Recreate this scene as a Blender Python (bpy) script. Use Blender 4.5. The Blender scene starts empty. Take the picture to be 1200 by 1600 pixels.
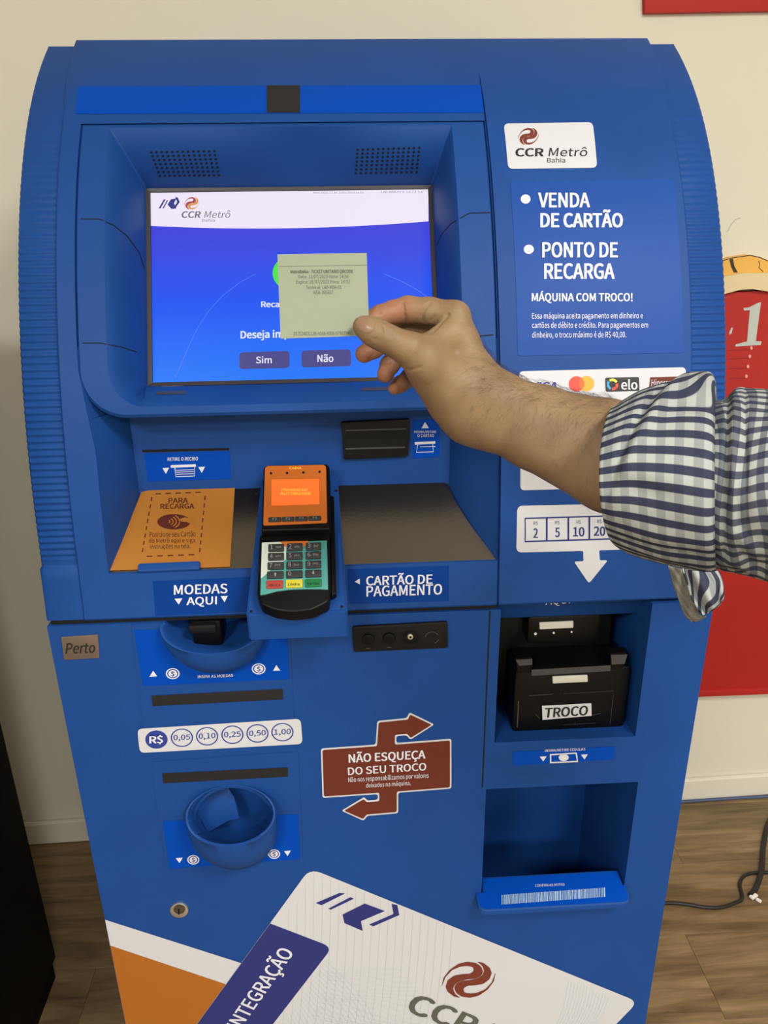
import bpy, bmesh, math, random
import numpy as np
from mathutils import Vector, Matrix
from mathutils.geometry import tessellate_polygon
random.seed(4); rng = np.random.default_rng(4)
scene = bpy.context.scene
C = scene.collection

# ------------------------------------------------------------------ camera
FPX = 1202.0
PITCH, YAW, ROLL = 0.3755, -0.04905, 0.01355
CAM = np.array([-0.0418, -0.81113, 1.49782])
def _Rz(a): c, s = math.cos(a), math.sin(a); return np.array([[c,-s,0],[s,c,0],[0,0,1]])
def _Rx(a): c, s = math.cos(a), math.sin(a); return np.array([[1,0,0],[0,c,-s],[0,s,c]])
def _Ry(a): c, s = math.cos(a), math.sin(a); return np.array([[c,0,s],[0,1,0],[-s,0,c]])
RC = _Rz(YAW) @ _Rx(-PITCH) @ _Ry(ROLL)          # columns: right, forward, up
cd = bpy.data.cameras.new('camera'); cam = bpy.data.objects.new('camera', cd); C.objects.link(cam)
cd.sensor_fit = 'VERTICAL'; cd.sensor_height = 36.0; cd.sensor_width = 27.0
cd.lens = FPX/1600*36.0; cd.clip_start = 0.02
M = Matrix.Identity(4)
for i in range(3):
    M[i][0] = RC[i][0]; M[i][1] = RC[i][2]; M[i][2] = -RC[i][1]; M[i][3] = CAM[i]
cam.matrix_world = M
scene.camera = cam
# ------------------------------------------------------------------ world, lights, exposure
w = bpy.data.worlds.new('world'); scene.world = w; w.use_nodes = True
w.node_tree.nodes['Background'].inputs[0].default_value = (1, .93, .82, 1)
w.node_tree.nodes['Background'].inputs[1].default_value = 0.12
vs = scene.view_settings
vs.view_transform = 'Standard'; vs.look = 'None'; vs.gamma = 1; vs.use_curve_mapping = False
vs.exposure = 0.0
CEIL = 2.75
LAMPS = [(0.9, -1.35, 48), (-1.1, -2.3, 60), (0.9, -3.4, 84)]     # ceiling panels x, y, watts: main lamp, then two added fill lights
def ceiling_area_light(x, y, watts):
    l = bpy.data.lights.new('ceiling_panel_light', 'AREA'); l.shape = 'SQUARE'; l.size = 0.58; l.energy = watts
    l.color = (1.0, .985, .955)
    o = bpy.data.objects.new('ceiling_panel_light', l); C.objects.link(o); o.location = (x, y, CEIL-.045)
    return o
for a in LAMPS: ceiling_area_light(*a)

# ------------------------------------------------------------------ helpers
def lin(r, g, b):
    f = lambda c: (c/255/12.92) if c/255 <= .04045 else ((c/255+.055)/1.055)**2.4
    return (f(r), f(g), f(b), 1)
def mat(name, rgb, rough=.5, metal=0, bump=0, scale=400, var=0, emit=0, spec=.4, coat=0, sss=0):
    m = bpy.data.materials.new(name); m.use_nodes = True; nt = m.node_tree
    b = nt.nodes['Principled BSDF']; c = lin(*rgb)
    b.inputs['Base Color'].default_value = c; b.inputs['Roughness'].default_value = rough
    b.inputs['Metallic'].default_value = metal; b.inputs['Specular IOR Level'].default_value = spec
    b.inputs['Coat Weight'].default_value = coat
    if sss:
        b.inputs['Subsurface Weight'].default_value = sss
        b.inputs['Subsurface Radius'].default_value = (.006, .0025, .0012); b.inputs['Subsurface Scale'].default_value = 1
    if emit:
        b.inputs['Emission Color'].default_value = c; b.inputs['Emission Strength'].default_value = emit
    if bump or var:
        tc = nt.nodes.new('ShaderNodeTexCoord'); n = nt.nodes.new('ShaderNodeTexNoise')
        n.inputs['Scale'].default_value = scale; n.inputs['Detail'].default_value = 3
        nt.links.new(tc.outputs['Object'], n.inputs['Vector'])
        if bump:
            bp = nt.nodes.new('ShaderNodeBump'); bp.inputs['Strength'].default_value = bump; bp.inputs['Distance'].default_value = .0006
            nt.links.new(n.outputs['Fac'], bp.inputs['Height']); nt.links.new(bp.outputs['Normal'], b.inputs['Normal'])
        if var:
            mx = nt.nodes.new('ShaderNodeMixRGB'); mx.blend_type = 'MULTIPLY'; mx.inputs[1].default_value = c
            n2 = nt.nodes.new('ShaderNodeTexNoise'); n2.inputs['Scale'].default_value = 9; n2.inputs['Detail'].default_value = 5
            nt.links.new(tc.outputs['Object'], n2.inputs['Vector'])
            cr = nt.nodes.new('ShaderNodeValToRGB')
            cr.color_ramp.elements[0].color = (1-var, 1-var, 1-var, 1); cr.color_ramp.elements[1].color = (1+var,)*3+(1,)
            cr.color_ramp.elements[0].position = .3; cr.color_ramp.elements[1].position = .7
            nt.links.new(n2.outputs['Fac'], cr.inputs[0]); nt.links.new(cr.outputs[0], mx.inputs[2])
            mx.inputs[0].default_value = 1; nt.links.new(mx.outputs[0], b.inputs['Base Color'])
    return m
MT = {}
MT['blue'] = mat('blue_painted_plastic', (24, 67, 134), .5, bump=.35, scale=900, var=.06, spec=.17)
MT['blue_panel'] = mat('blue_print', (20, 68, 148), .5, var=.02, spec=.18)
MT['bright_blue'] = mat('bright_blue_sticker', (0, 66, 168), .5, spec=.08)
MT['mid_blue'] = mat('royal_blue_sticker', (4, 54, 130), .5, spec=.1)
MT['white'] = mat('white_sticker', (197, 199, 205), .4, spec=.25)
MT['print_white'] = mat('white_print', (212, 214, 224), .45, spec=.25)
MT['navy'] = mat('navy_print', (36, 44, 112), .4)
MT['black'] = mat('black_plastic', (6, 6, 7), .45, spec=.2)
MT['satin_black'] = mat('satin_black_plastic', (16, 16, 17), .5, bump=.2, spec=.25)
MT['void'] = mat('dark_opening', (4, 4, 5), .8)
MT['tape'] = mat('black_tape', (26, 26, 28), .55, bump=.3, scale=1500)
MT['grey_edge'] = mat('worn_dark_grey_plastic', (62, 62, 64), .45)
MT['brown'] = mat('brown_print', (100, 47, 37), .45, spec=.15)
MT['brown_dark'] = mat('dark_brown_print', (84, 36, 28), .5, spec=.15)
MT['logo_brown'] = mat('logo_red_brown', (112, 54, 42), .45, spec=.2)
MT['ink'] = mat('black_ink', (32, 32, 34), .5)
MT['grey_ink'] = mat('grey_ink', (84, 88, 80), .5)
MT['orange'] = mat('orange_sticker', (164, 108, 44), .42, spec=.2)
MT['orange_paint'] = mat('orange_door_print', (162, 98, 36), .45, spec=.15)
MT['steel'] = mat('brushed_steel', (128, 124, 118), .25, metal=1, bump=.12, scale=300)
MT['chrome'] = mat('chrome', (225, 223, 216), .38, metal=1)
MT['wall'] = mat('cream_wall_paint', (220, 216, 200), .85, bump=.1, scale=120)
MT['skirting'] = mat('cream_skirting_paint', (224, 220, 206), .5)
MT['ceil'] = mat('white_ceiling_paint', (240, 238, 230), .9)
MT['red'] = mat('red_panel', (176, 44, 40), .5, var=.03, spec=.2)
MT['red_dark'] = mat('dark_red_print', (150, 30, 32), .5)
MT['paper'] = mat('ticket_paper', (134, 142, 122), .7)
MT['ticket_ink'] = mat('faded_ticket_ink', (70, 74, 62), .7)
MT['bezel'] = mat('grey_brown_bezel', (46, 42, 48), .4)
MT['badge'] = mat('bronze_badge', (120, 104, 92), .4, metal=.4)
MT['light_strip'] = mat('frosted_strip', (200, 200, 190), .5)
MT['thin_line'] = mat('pale_grey_line', (176, 180, 190), .5)
MT['thin_blue'] = mat('pale_blue_line', (168, 196, 216), .5)

def tag(o, label=None, cat=None, group=None, kind=None):
    if label: o['label'] = label
    if cat: o['category'] = cat
    if group: o['group'] = group
    if kind: o['kind'] = kind
    return o
def empty(name, loc=(0,0,0)):
    o = bpy.data.objects.new(name, None); C.objects.link(o); o.location = loc; o.empty_display_size = .05; return o
def link(name, me, m, parent=None):
    o = bpy.data.objects.new(name, me); C.objects.link(o)
    if m is not None: me.materials.append(MT[m] if isinstance(m, str) else m)
    if parent is not None:
        o.parent = parent
        off = Vector((0,0,0)); q = parent
        while q is not None: off += q.location; q = q.parent
        o.location = -off
    return o
def mesh(name, V, F, m, parent=None, smooth=0):
    me = bpy.data.meshes.new(name); me.from_pydata([tuple(map(float, v)) for v in V], [], [tuple(map(int, f)) for f in F]); me.update()
    o = link(name, me, m, parent)
    if smooth: shade(me, smooth)
    return o
def shade(me, ang):
    me.shade_smooth(); me.set_sharp_from_angle(angle=math.radians(ang))
def from_bm(name, bm, m, parent=None, smooth=0):
    bmesh.ops.recalc_face_normals(bm, faces=bm.faces)
    me = bpy.data.meshes.new(name); bm.to_mesh(me); bm.free()
    if smooth: shade(me, smooth)
    return link(name, me, m, parent)
def box(name, x0, x1, y0, y1, z0, z1, m, parent=None, bev=0, seg=2):
    bm = bmesh.new(); bmesh.ops.create_cube(bm, size=1)
    for v in bm.verts:
        v.co = ((x0+x1)/2+v.co.x*(x1-x0), (y0+y1)/2+v.co.y*(y1-y0), (z0+z1)/2+v.co.z*(z1-z0))
    if bev: bmesh.ops.bevel(bm, geom=bm.edges[:], offset=bev, segments=seg, affect='EDGES', profile=.5)
    return from_bm(name, bm, m, parent, 35 if bev else 0)
# --- rays and surfaces: a pixel gives a direction, the surface gives the distance
def ray(u, v): return RC @ np.array([(u-600)/FPX, 1, -(v-800)/FPX])
def cam_pt(u, v, d): return CAM + d*ray(u, v)
PC = (0.165, -0.7806, 5.103, -9.4805, 7.233)
def prof(z):                                       # front curve of the upper housing: depth at height z
    t = max(z-1.05, 0); return sum(c*t**(k+1) for k, c in enumerate(PC))
class Prof:
    curved = True
    def __init__(s, off=0): s.off = off
    def hit(s, u, v):
        d = ray(u, v); a, b = .4, 2.2
        for _ in range(50):
            t = (a+b)/2; P = CAM+t*d
            if P[1] > prof(P[2])-s.off: b = t
            else: a = t
        return CAM+b*d
    def fix(s, P, h=0): return np.array([P[0], prof(P[2])-s.off-h, P[2]])
class Plane:
    curved = False
    def __init__(s, P, n): s.P = np.array(P, float); s.n = np.array(n, float)/np.linalg.norm(n)
    def hit(s, u, v):
        d = ray(u, v); return CAM+((s.P-CAM)@s.n)/(d@s.n)*d
    def fix(s, P, h=0): P = np.array(P, float); return P+s.n*(h-((P-s.P)@s.n))
    def up(s, h): return Plane(s.P+s.n*h, s.n)
FRONT = Plane((0,0,0), (0,-1,0)); UP = Prof(0); GROUND = Plane((0,0,0), (0,0,1))
def rpoly(pts, r, seg=5):                          # rounded polygon; r one number or a list
    out = []; n = len(pts)
    for i in range(n):
        p0, p, p1 = [np.array(pts[k], float) for k in (i-1, i, (i+1) % n)]
        rr = r[i] if isinstance(r, (list, tuple)) else r
        if rr <= 0: out.append(tuple(p)); continue
        a = p0-p; b = p1-p; la, lb = np.linalg.norm(a), np.linalg.norm(b); q = min(rr, la*.49, lb*.49)
        A, B = p+a/la*q, p+b/lb*q
        for k in range(seg+1):
            t = k/seg; out.append(tuple((1-t)**2*A+2*t*(1-t)*p+t*t*B))
    return out
def flat_bm(loops, surf, h):                       # world-space loops (first outer, then holes) -> filled face set
    bm = bmesh.new(); pts = [Vector(p) for l in loops for p in l]
    tri = tessellate_polygon([[Vector(p) for p in l] for l in loops])
    vs_ = [bm.verts.new(p) for p in pts]
    for t in tri:
        try: bm.faces.new([vs_[i] for i in t])
        except ValueError: pass
    if surf.curved:
        zs = [p.z for p in pts]; z = math.ceil(min(zs)/.012)*.012
        while z < max(zs):
            bmesh.ops.bisect_plane(bm, geom=bm.verts[:]+bm.edges[:]+bm.faces[:], plane_co=(0,0,z), plane_no=(0,0,1)); z += .012
    for v in bm.verts: v.co = surf.fix(np.array(v.co), h)
    bm.normal_update()
    return bm
def decal(name, pts, surf, m, parent, h=.0006, holes=(), world=False):
    W = lambda l: [tuple(p) for p in l] if world else [tuple(surf.hit(*p)) for p in l]
    bm = flat_bm([W(pts)]+[W(x) for x in holes], surf, h)
    me = bpy.data.meshes.new(name); bm.to_mesh(me); bm.free()
    return link(name, me, m, parent)
def multi(name, polys, surf, m, parent, h=.0009, kind=None):    # several loose print shapes that form one print
    bm = bmesh.new()
    for p in polys:
        outer, holes = (p[0], p[1:]) if isinstance(p[0][0], (list, tuple)) and isinstance(p[0][0][0], (int, float)) else (p, [])
        b = flat_bm([[tuple(surf.hit(*q)) for q in l] for l in [outer]+list(holes)], surf, h)
        t = bpy.data.meshes.new('t'); b.to_mesh(t); b.free(); bm.from_mesh(t); bpy.data.meshes.remove(t)
    me = bpy.data.meshes.new(name); bm.to_mesh(me); bm.free()
    o = link(name, me, m, parent); tag(o, kind=kind); return o
def each(name, polys, surf, m, parent, h=.0009):
    for p in polys: decal(name, p, surf, m, parent, h)
def circ(u, v, r, n=28, a0=0, a1=2*math.pi, ry=None):
    ry = r if ry is None else ry
    e = n if abs(a1-a0-2*math.pi) < 1e-6 else n+1
    return [(u+r*math.cos(a0+(a1-a0)*k/n), v+ry*math.sin(a0+(a1-a0)*k/n)) for k in range(e)]
def ring(u, v, r, wd, ry=None):
    ry = r if ry is None else ry
    return [circ(u, v, r, ry=ry), circ(u, v, r-wd, ry=ry-wd*ry/r)]
def stroke(pts, wd):                               # thin ribbon polygon along a pixel polyline
    L, R_ = [], []
    for i, p in enumerate(pts):
        a = np.array(pts[max(i-1, 0)], float); b = np.array(pts[min(i+1, len(pts)-1)], float)
        t = (b-a)/(np.linalg.norm(b-a)+1e-9); n = np.array([-t[1], t[0]])*wd/2
        L.append(tuple(np.array(p)+n)); R_.append(tuple(np.array(p)-n))
    return L+R_[::-1]
_tc = {}
import os
FONT = None
try: FONT = bpy.data.fonts.load(os.path.join(bpy.utils.system_resource('DATAFILES'), 'fonts', 'Noto Sans CJK Regular.woff2'))   # shipped with Blender
except Exception: FONT = None
def glyphs(s, bold, shear, res=3):
    k = (s, bold, shear, res)
    if k in _tc: return _tc[k]
    cu = bpy.data.curves.new('t', 'FONT'); cu.body = s; cu.shear = shear; cu.resolution_u = res
    cu.fill_mode = 'FRONT'
    if FONT is not None: cu.font = FONT
    ob = bpy.data.objects.new('t', cu); me = ob.to_mesh()
    V = np.array([v.co[:2] for v in me.vertices]); F = [tuple(p.vertices) for p in me.polygons]
    ob.to_mesh_clear(); bpy.data.objects.remove(ob); bpy.data.curves.remove(cu)
    if bold:
        ch = V[:, 1].max(); b_ = bold*1.35*ch if FONT is not None else bold*1.2; n0 = len(V); F0 = F
        sh = [(-b_, -b_*.45), (b_, -b_*.45), (-b_, b_*.45), (b_, b_*.45), (0, 0)]
        V = np.concatenate([V+np.array(d) for d in sh]); F = [tuple(i+n0*k for i in f) for k in range(5) for f in F0]
    V = V-V.min(0); V = V/np.maximum(V.max(0), 1e-6)
    _tc[k] = (V, F); return _tc[k]
def text(s, bl, br, tl, surf, m, parent, bold=.0, shear=0, h=.0009, name='lettering', res=3):
    V, F = glyphs(s, bold, shear, res)
    O, X, Y = surf.hit(*bl), surf.hit(*br), surf.hit(*tl)
    nb = len(V)//5 if bold else len(V)              # stacked copies of a bold line sit a hair apart
    P = [surf.fix(O+a*(X-O)+b*(Y-O), h+(i//nb)*4e-5) for i, (a, b) in enumerate(V)]
    return mesh(name, P, F, m, parent)
def tx(s, x0, x1, y0, y1, surf, m, parent, tilt=0, **k):   # pixel box of the glyphs, baseline rising by tilt px to the right
    return text(s, (x0, y1), (x1, y1-tilt), (x0, y0), surf, m, parent, **k)
def prism(name, pts, surf, h0, h1, m, parent, bev=0, seg=2, taper=None, at=None):
    # pts in pixels as seen at height h1 (or at) above surf
    S = surf.up(h1 if at is None else at); top = [S.hit(*p) for p in pts]
    if at is not None: top = [surf.fix(p, h1) for p in top]
    bot = [surf.fix(p, h0) for p in top]
    return prism_w(name, top, bot, m, parent, bev, seg)
def prism_w(name, top, bot, m, parent, bev=0, seg=2):
    bm = bmesh.new(); n = len(top)
    a = [bm.verts.new(p) for p in top]; b = [bm.verts.new(p) for p in bot]
    ft = bm.faces.new(a); bm.faces.new(b[::-1])
    for i in range(n): bm.faces.new((a[i], a[i-1], b[i-1], b[i]))
    bmesh.ops.recalc_face_normals(bm, faces=bm.faces)
    if bev: bmesh.ops.bevel(bm, geom=list(ft.edges), offset=bev, segments=seg, affect='EDGES', profile=.5)
    return from_bm(name, bm, m, parent, 40)
def loft(rows, closed=False):
    V, F = [], []; n = len(rows[0])
    for r in rows: V += list(r)
    for i in range(len(rows)-1):
        for j in range(n if closed else n-1):
            k = (j+1) % n; F.append((i*n+j, i*n+k, (i+1)*n+k, (i+1)*n+j))
    return V, F
def tube(name, pts, r, m, parent=None, n=8, sub=6):
    P = [np.array(p, float) for p in pts]; Q = []
    for i in range(len(P)-1):
        p0, p1, p2, p3 = P[max(i-1,0)], P[i], P[i+1], P[min(i+2, len(P)-1)]
        for k in range(sub):
            t = k/sub; Q.append(.5*((2*p1)+(-p0+p2)*t+(2*p0-5*p1+4*p2-p3)*t*t+(-p0+3*p1-3*p2+p3)*t**3))
    Q.append(P[-1]); rows = []
    for i, q in enumerate(Q):
        t = Q[min(i+1, len(Q)-1)]-Q[max(i-1, 0)]; t /= np.linalg.norm(t)+1e-12
        a = np.cross(t, (0, 0, 1)); a = a/np.linalg.norm(a) if np.linalg.norm(a) > 1e-3 else np.array([1., 0, 0]); b = np.cross(a, t)
        rows.append([q+r*(math.cos(x)*a+math.sin(x)*b) for x in np.linspace(0, 2*math.pi, n, endpoint=False)])
    V, F = loft(rows, True); k = len(V)
    F += [tuple(range(n))[::-1], tuple(range(k-n, k))]
    return mesh(name, V, F, m, parent, 60)

# ------------------------------------------------------------------ the room
WA = math.atan(.0244); WP = np.array([0, .783, 0]); WN = np.array([math.sin(WA), -math.cos(WA), 0]); WALL = Plane(WP, WN)
WT = np.array([math.cos(WA), math.sin(WA), 0])
def wall_box(name, s0, s1, d0, d1, z0, z1, m, bev=0):       # along the back wall: s sideways, d out of the wall
    V = [WP+WT*s+WN*d+np.array([0, 0, z]) for z in (z0, z1) for d in (d0, d1) for s in (s0, s1)]
    F = [(0,1,3,2), (4,6,7,5), (0,4,5,1), (2,3,7,6), (0,2,6,4), (1,5,7,3)]
    bm = bmesh.new(); vv = [bm.verts.new(v) for v in V]
    for f in F: bm.faces.new([vv[i] for i in f])
    bmesh.ops.recalc_face_normals(bm, faces=bm.faces)
    if bev: bmesh.ops.bevel(bm, geom=bm.edges[:], offset=bev, segments=2, affect='EDGES')
    return from_bm(name, bm, m, None, 35 if bev else 0)
tag(wall_box('wall_back', -2.6, 2.7, -.12, 0, 0, CEIL, 'wall'), kind='structure')
tag(wall_box('baseboard_back', -2.3, 2.5, 0, .014, 0, .068, 'skirting', .004), kind='structure')
tag(box('wall_left', -2.4, -2.3, -4.7, .72, 0, CEIL, 'wall'), kind='structure')
tag(box('wall_right', 2.5, 2.6, -4.7, .84, 0, CEIL, 'wall'), kind='structure')
tag(box('wall_front', -2.4, 2.6, -4.8, -4.7, 0, CEIL, 'wall'), kind='structure')
tag(box('ceiling', -2.4, 2.6, -4.8, .95, CEIL, CEIL+.1, 'ceil'), kind='structure')
# floor of laminate planks
def wood():
    m = bpy.data.materials.new('brown_laminate'); m.use_nodes = True; nt = m.node_tree; b = nt.nodes['Principled BSDF']
    tc = nt.nodes.new('ShaderNodeTexCoord'); oi = nt.nodes.new('ShaderNodeObjectInfo')
    ad = nt.nodes.new('ShaderNodeVectorMath'); ad.operation = 'MULTIPLY_ADD'
    cx = nt.nodes.new('ShaderNodeCombineXYZ')
    for i in range(3): nt.links.new(oi.outputs['Random'], cx.inputs[i])
    ad.inputs[1].default_value = (17, 9, 5)
    nt.links.new(cx.outputs[0], ad.inputs[0]); nt.links.new(tc.outputs['Object'], ad.inputs[2])
    mp = nt.nodes.new('ShaderNodeMapping'); mp.inputs['Scale'].default_value = (1.6, 16, 1); nt.links.new(ad.outputs[0], mp.inputs['Vector'])
    n = nt.nodes.new('ShaderNodeTexNoise'); n.inputs['Scale'].default_value = 2.2; n.inputs['Detail'].default_value = 7; n.inputs['Roughness'].default_value = .62; n.inputs['Distortion'].default_value = .6
    nt.links.new(mp.outputs[0], n.inputs['Vector'])
    cr = nt.nodes.new('ShaderNodeValToRGB'); e = cr.color_ramp.elements
    e[0].position = .28; e[0].color = lin(80, 64, 42); e[1].position = .72; e[1].color = lin(156, 132, 96)
    k = e.new(.5); k.color = lin(124, 102, 70)
    nt.links.new(n.outputs['Fac'], cr.inputs[0])
    hs = nt.nodes.new('ShaderNodeHueSaturation'); nt.links.new(cr.outputs[0], hs.inputs['Color'])
    mr = nt.nodes.new('ShaderNodeMapRange'); mr.inputs['To Min'].default_value = .85; mr.inputs['To Max'].default_value = 1.12
    nt.links.new(oi.outputs['Random'], mr.inputs['Value']); nt.links.new(mr.outputs[0], hs.inputs['Value'])
    nt.links.new(hs.outputs[0], b.inputs['Base Color']); b.inputs['Roughness'].default_value = .42
    bp = nt.nodes.new('ShaderNodeBump'); bp.inputs['Strength'].default_value = .15; bp.inputs['Distance'].default_value = .001
    nt.links.new(n.outputs['Fac'], bp.inputs['Height']); nt.links.new(bp.outputs[0], b.inputs['Normal'])
    return m
MT['wood'] = wood()
floor = tag(box('floor', -2.4, 2.6, -4.8, .95, -.06, -.011, 'void'), kind='structure')
PW, PL = .192, 1.28
bm = bmesh.new(); bmesh.ops.create_cube(bm, size=1)
for v in bm.verts: v.co = (v.co.x*(PL-.0005), v.co.y*(PW-.0005), v.co.z*.011-.0055)
bmesh.ops.bevel(bm, geom=[e for e in bm.edges if all(v.co.z > -.001 for v in e.verts)], offset=.0005, segments=1, affect='EDGES')
pme = bpy.data.meshes.new('plank'); bm.to_mesh(pme); bm.free(); pme.materials.append(MT['wood'])
nrow = 0; y = .87
while y > -4.7:
    x = -2.3+PL/2-((nrow*.53+.09) % 1)*PL
    while x-PL/2 < 2.5:
        p = bpy.data.objects.new('plank', pme); C.objects.link(p); p.parent = floor; p.location = (x, y, 0); x += PL
    y -= PW; nrow += 1
# ceiling panels behind the viewer: main lamp, plus two unseen ones added as fill
MT['diffuser'] = mat('lamp_diffuser', (255, 244, 224), .6, emit=2.0)
MT['lamp_frame'] = mat('white_lamp_frame', (235, 235, 235), .5)
for i, (x, y, wt) in enumerate(LAMPS):
    e = empty('ceiling_lamp', (x, y, CEIL))
    tag(e, ['square white ceiling lamp panel nearest the blue machine', 'square white ceiling panel added beside the left wall as fill light', 'square white ceiling panel added near the wall facing the machine to light its front'][i], 'ceiling lamp')
    bm = bmesh.new()
    for (a, b_, c_, d_) in ((-.32, .32, -.32, -.295), (-.32, .32, .295, .32), (-.32, -.295, -.295, .295), (.295, .32, -.295, .295)):
        r = bmesh.ops.create_cube(bm, size=1)
        for v in r['verts']: v.co = (x+(a+b_)/2+v.co.x*(b_-a), y+(c_+d_)/2+v.co.y*(d_-c_), CEIL-.02+v.co.z*.04)
    from_bm('frame', bm, 'lamp_frame', e)
    box('diffuser', x-.295, x+.295, y-.295, y+.295, CEIL-.03, CEIL-.002, 'diffuser', e)

# ------------------------------------------------------------------ the ticket machine
KX = .4
kiosk = empty('ticket_machine', (0, .35, 0))
tag(kiosk, 'blue self service ticket vending machine with a lit touch screen standing by the wall', 'ticket machine')
# lower cabinet: shell, plinth and front plate with openings
def face(u, v): return FRONT.hit(u, v)
RC_N = [face(783, 944), face(1020, 938), face(993, 1151), face(775, 1160)]       # banknote recess
nx0, nx1 = .1375, float((RC_N[1][0]+RC_N[2][0])/2); nz1, nz0 = 1.044, float((RC_N[2][2]+RC_N[3][2])/2)
R_N = [face(760, 1236), face(995, 1219), face(978, 1381), face(752, 1385)]
rx0, rx1 = float((R_N[0][0]+R_N[3][0])/2), float((R_N[1][0]+R_N[2][0])/2); rz1, rz0 = float((R_N[0][2]+R_N[1][2])/2), float((R_N[2][2]+R_N[3][2])/2)
CUP_L = np.array([-.2065, 0, .737]); CUP_A, CUP_B = .0577, .066
CUP_U = np.array([face(337, 990)[0], 0, 1.046])
ZT = 1.0465
ell = lambda cx, cz, a, b, a0, a1, n: [(cx+a*math.cos(a0+(a1-a0)*k/n), 0, cz+b*math.sin(a0+(a1-a0)*k/n)) for k in range(n+1)]
outer = [(-KX, 0, .06), (KX, 0, .06), (KX, 0, ZT), (nx1, 0, ZT), (nx1, 0, nz0), (nx0, 0, nz0), (nx0, 0, ZT)]
outer += ell(CUP_U[0], ZT, .058, .052, 0, -math.pi, 20)
outer += [(-KX, 0, ZT)]
hole1 = [(rx0, 0, .584), (rx1, 0, .584), (rx1, 0, rz1), (rx0, 0, rz1)]
hole2 = ell(CUP_L[0], CUP_L[2], CUP_A-.005, CUP_B-.005, 0, 2*math.pi, 36)[:-1]
bm = flat_bm([outer, hole1, hole2], FRONT, 0)
ex = bmesh.ops.extrude_face_region(bm, geom=bm.faces[:])
bmesh.ops.translate(bm, verts=[g for g in ex['geom'] if isinstance(g, bmesh.types.BMVert)], vec=(0, .012, 0))
from_bm('front_door', bm, 'blue', kiosk)
def open_box(name, x0, x1, y0, y1, z0, z1, m, parent, rim=0):  # five inner walls, open to the front
    V = [(x0,y0,z0),(x1,y0,z0),(x1,y0,z1),(x0,y0,z1),(x0,y1,z0),(x1,y1,z0),(x1,y1,z1),(x0,y1,z1)]
    return mesh(name, V, [(4,5,6,7),(0,1,5,4),(1,2,6,5),(2,3,7,6),(3,0,4,7)], m, parent)
bm = bmesh.new()
for a in ((-KX, -KX+.012, .012, .70, .06, ZT), (KX-.012, KX, .012, .70, .06, ZT), (-KX, KX, .69, .70, .06, ZT), (-KX, KX, .012, .70, .06, .075)):
    r = bmesh.ops.create_cube(bm, size=1)
    for v in r['verts']: v.co = ((a[0]+a[1])/2+v.co.x*(a[1]-a[0]), (a[2]+a[3])/2+v.co.y*(a[3]-a[2]), (a[4]+a[5])/2+v.co.z*(a[5]-a[4]))
from_bm('cabinet_shell', bm, 'blue', kiosk)
box('plinth', -KX+.02, KX-.02, .03, .68, 0, .06, 'satin_black', kiosk)
box('seam', -KX+.004, nx0-.004, .004, .70, ZT, 1.0515, 'void', kiosk)
# grooves of the banknote module on the door
gx = float(face(760, 1080)[0])
box('door_groove', gx-.0009, gx+.0009, -.0004, .002, float(face(752, 1230)[2]), ZT-.001, 'void', kiosk)

# upper housing: curved fascia, side panels, top cover
ZB, ZTOP = 1.0515, 1.70
def xin(z): return -.322-.0135*min(max((z-1.25)/.09, 0), 1)
zs = sorted(set([ZB, 1.054, 1.108, 1.593, 1.637, ZTOP]+list(np.arange(1.06, 1.70, .012).round(4))))
xo = lambda z: .357+.009*min(max((z-1.6)/.09, 0), 1)
cols = [(lambda z: -xo(z), .014), (lambda z: -xo(z), .0018), (lambda z: -xo(z)+.002, 0), (xin, 0), (lambda z: .1322, 0), (lambda z: .1326, .004), (lambda z: .1344, .004), (lambda z: .1348, 0), (lambda z: xo(z)-.002, 0), (lambda z: xo(z), .0018), (lambda z: xo(z), .014)]
V, F = [], []
nc = len(cols)
for z in zs:
    for (fx, dy) in cols:
        if .003 < dy < .005 and z > 1.6375: dy = 0
        yy = prof(z)+dy
        if z == ZB and dy < .01: yy += .0018
        V.append((fx(z), yy, z))
for i in range(len(zs)-1):
    for j in range(nc-1):
        zm = (zs[i]+zs[i+1])/2
        if j == 3 and 1.108 < zm < 1.593: continue
        F.append((i*nc+j, i*nc+j+1, (i+1)*nc+j+1, (i+1)*nc+j))
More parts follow.
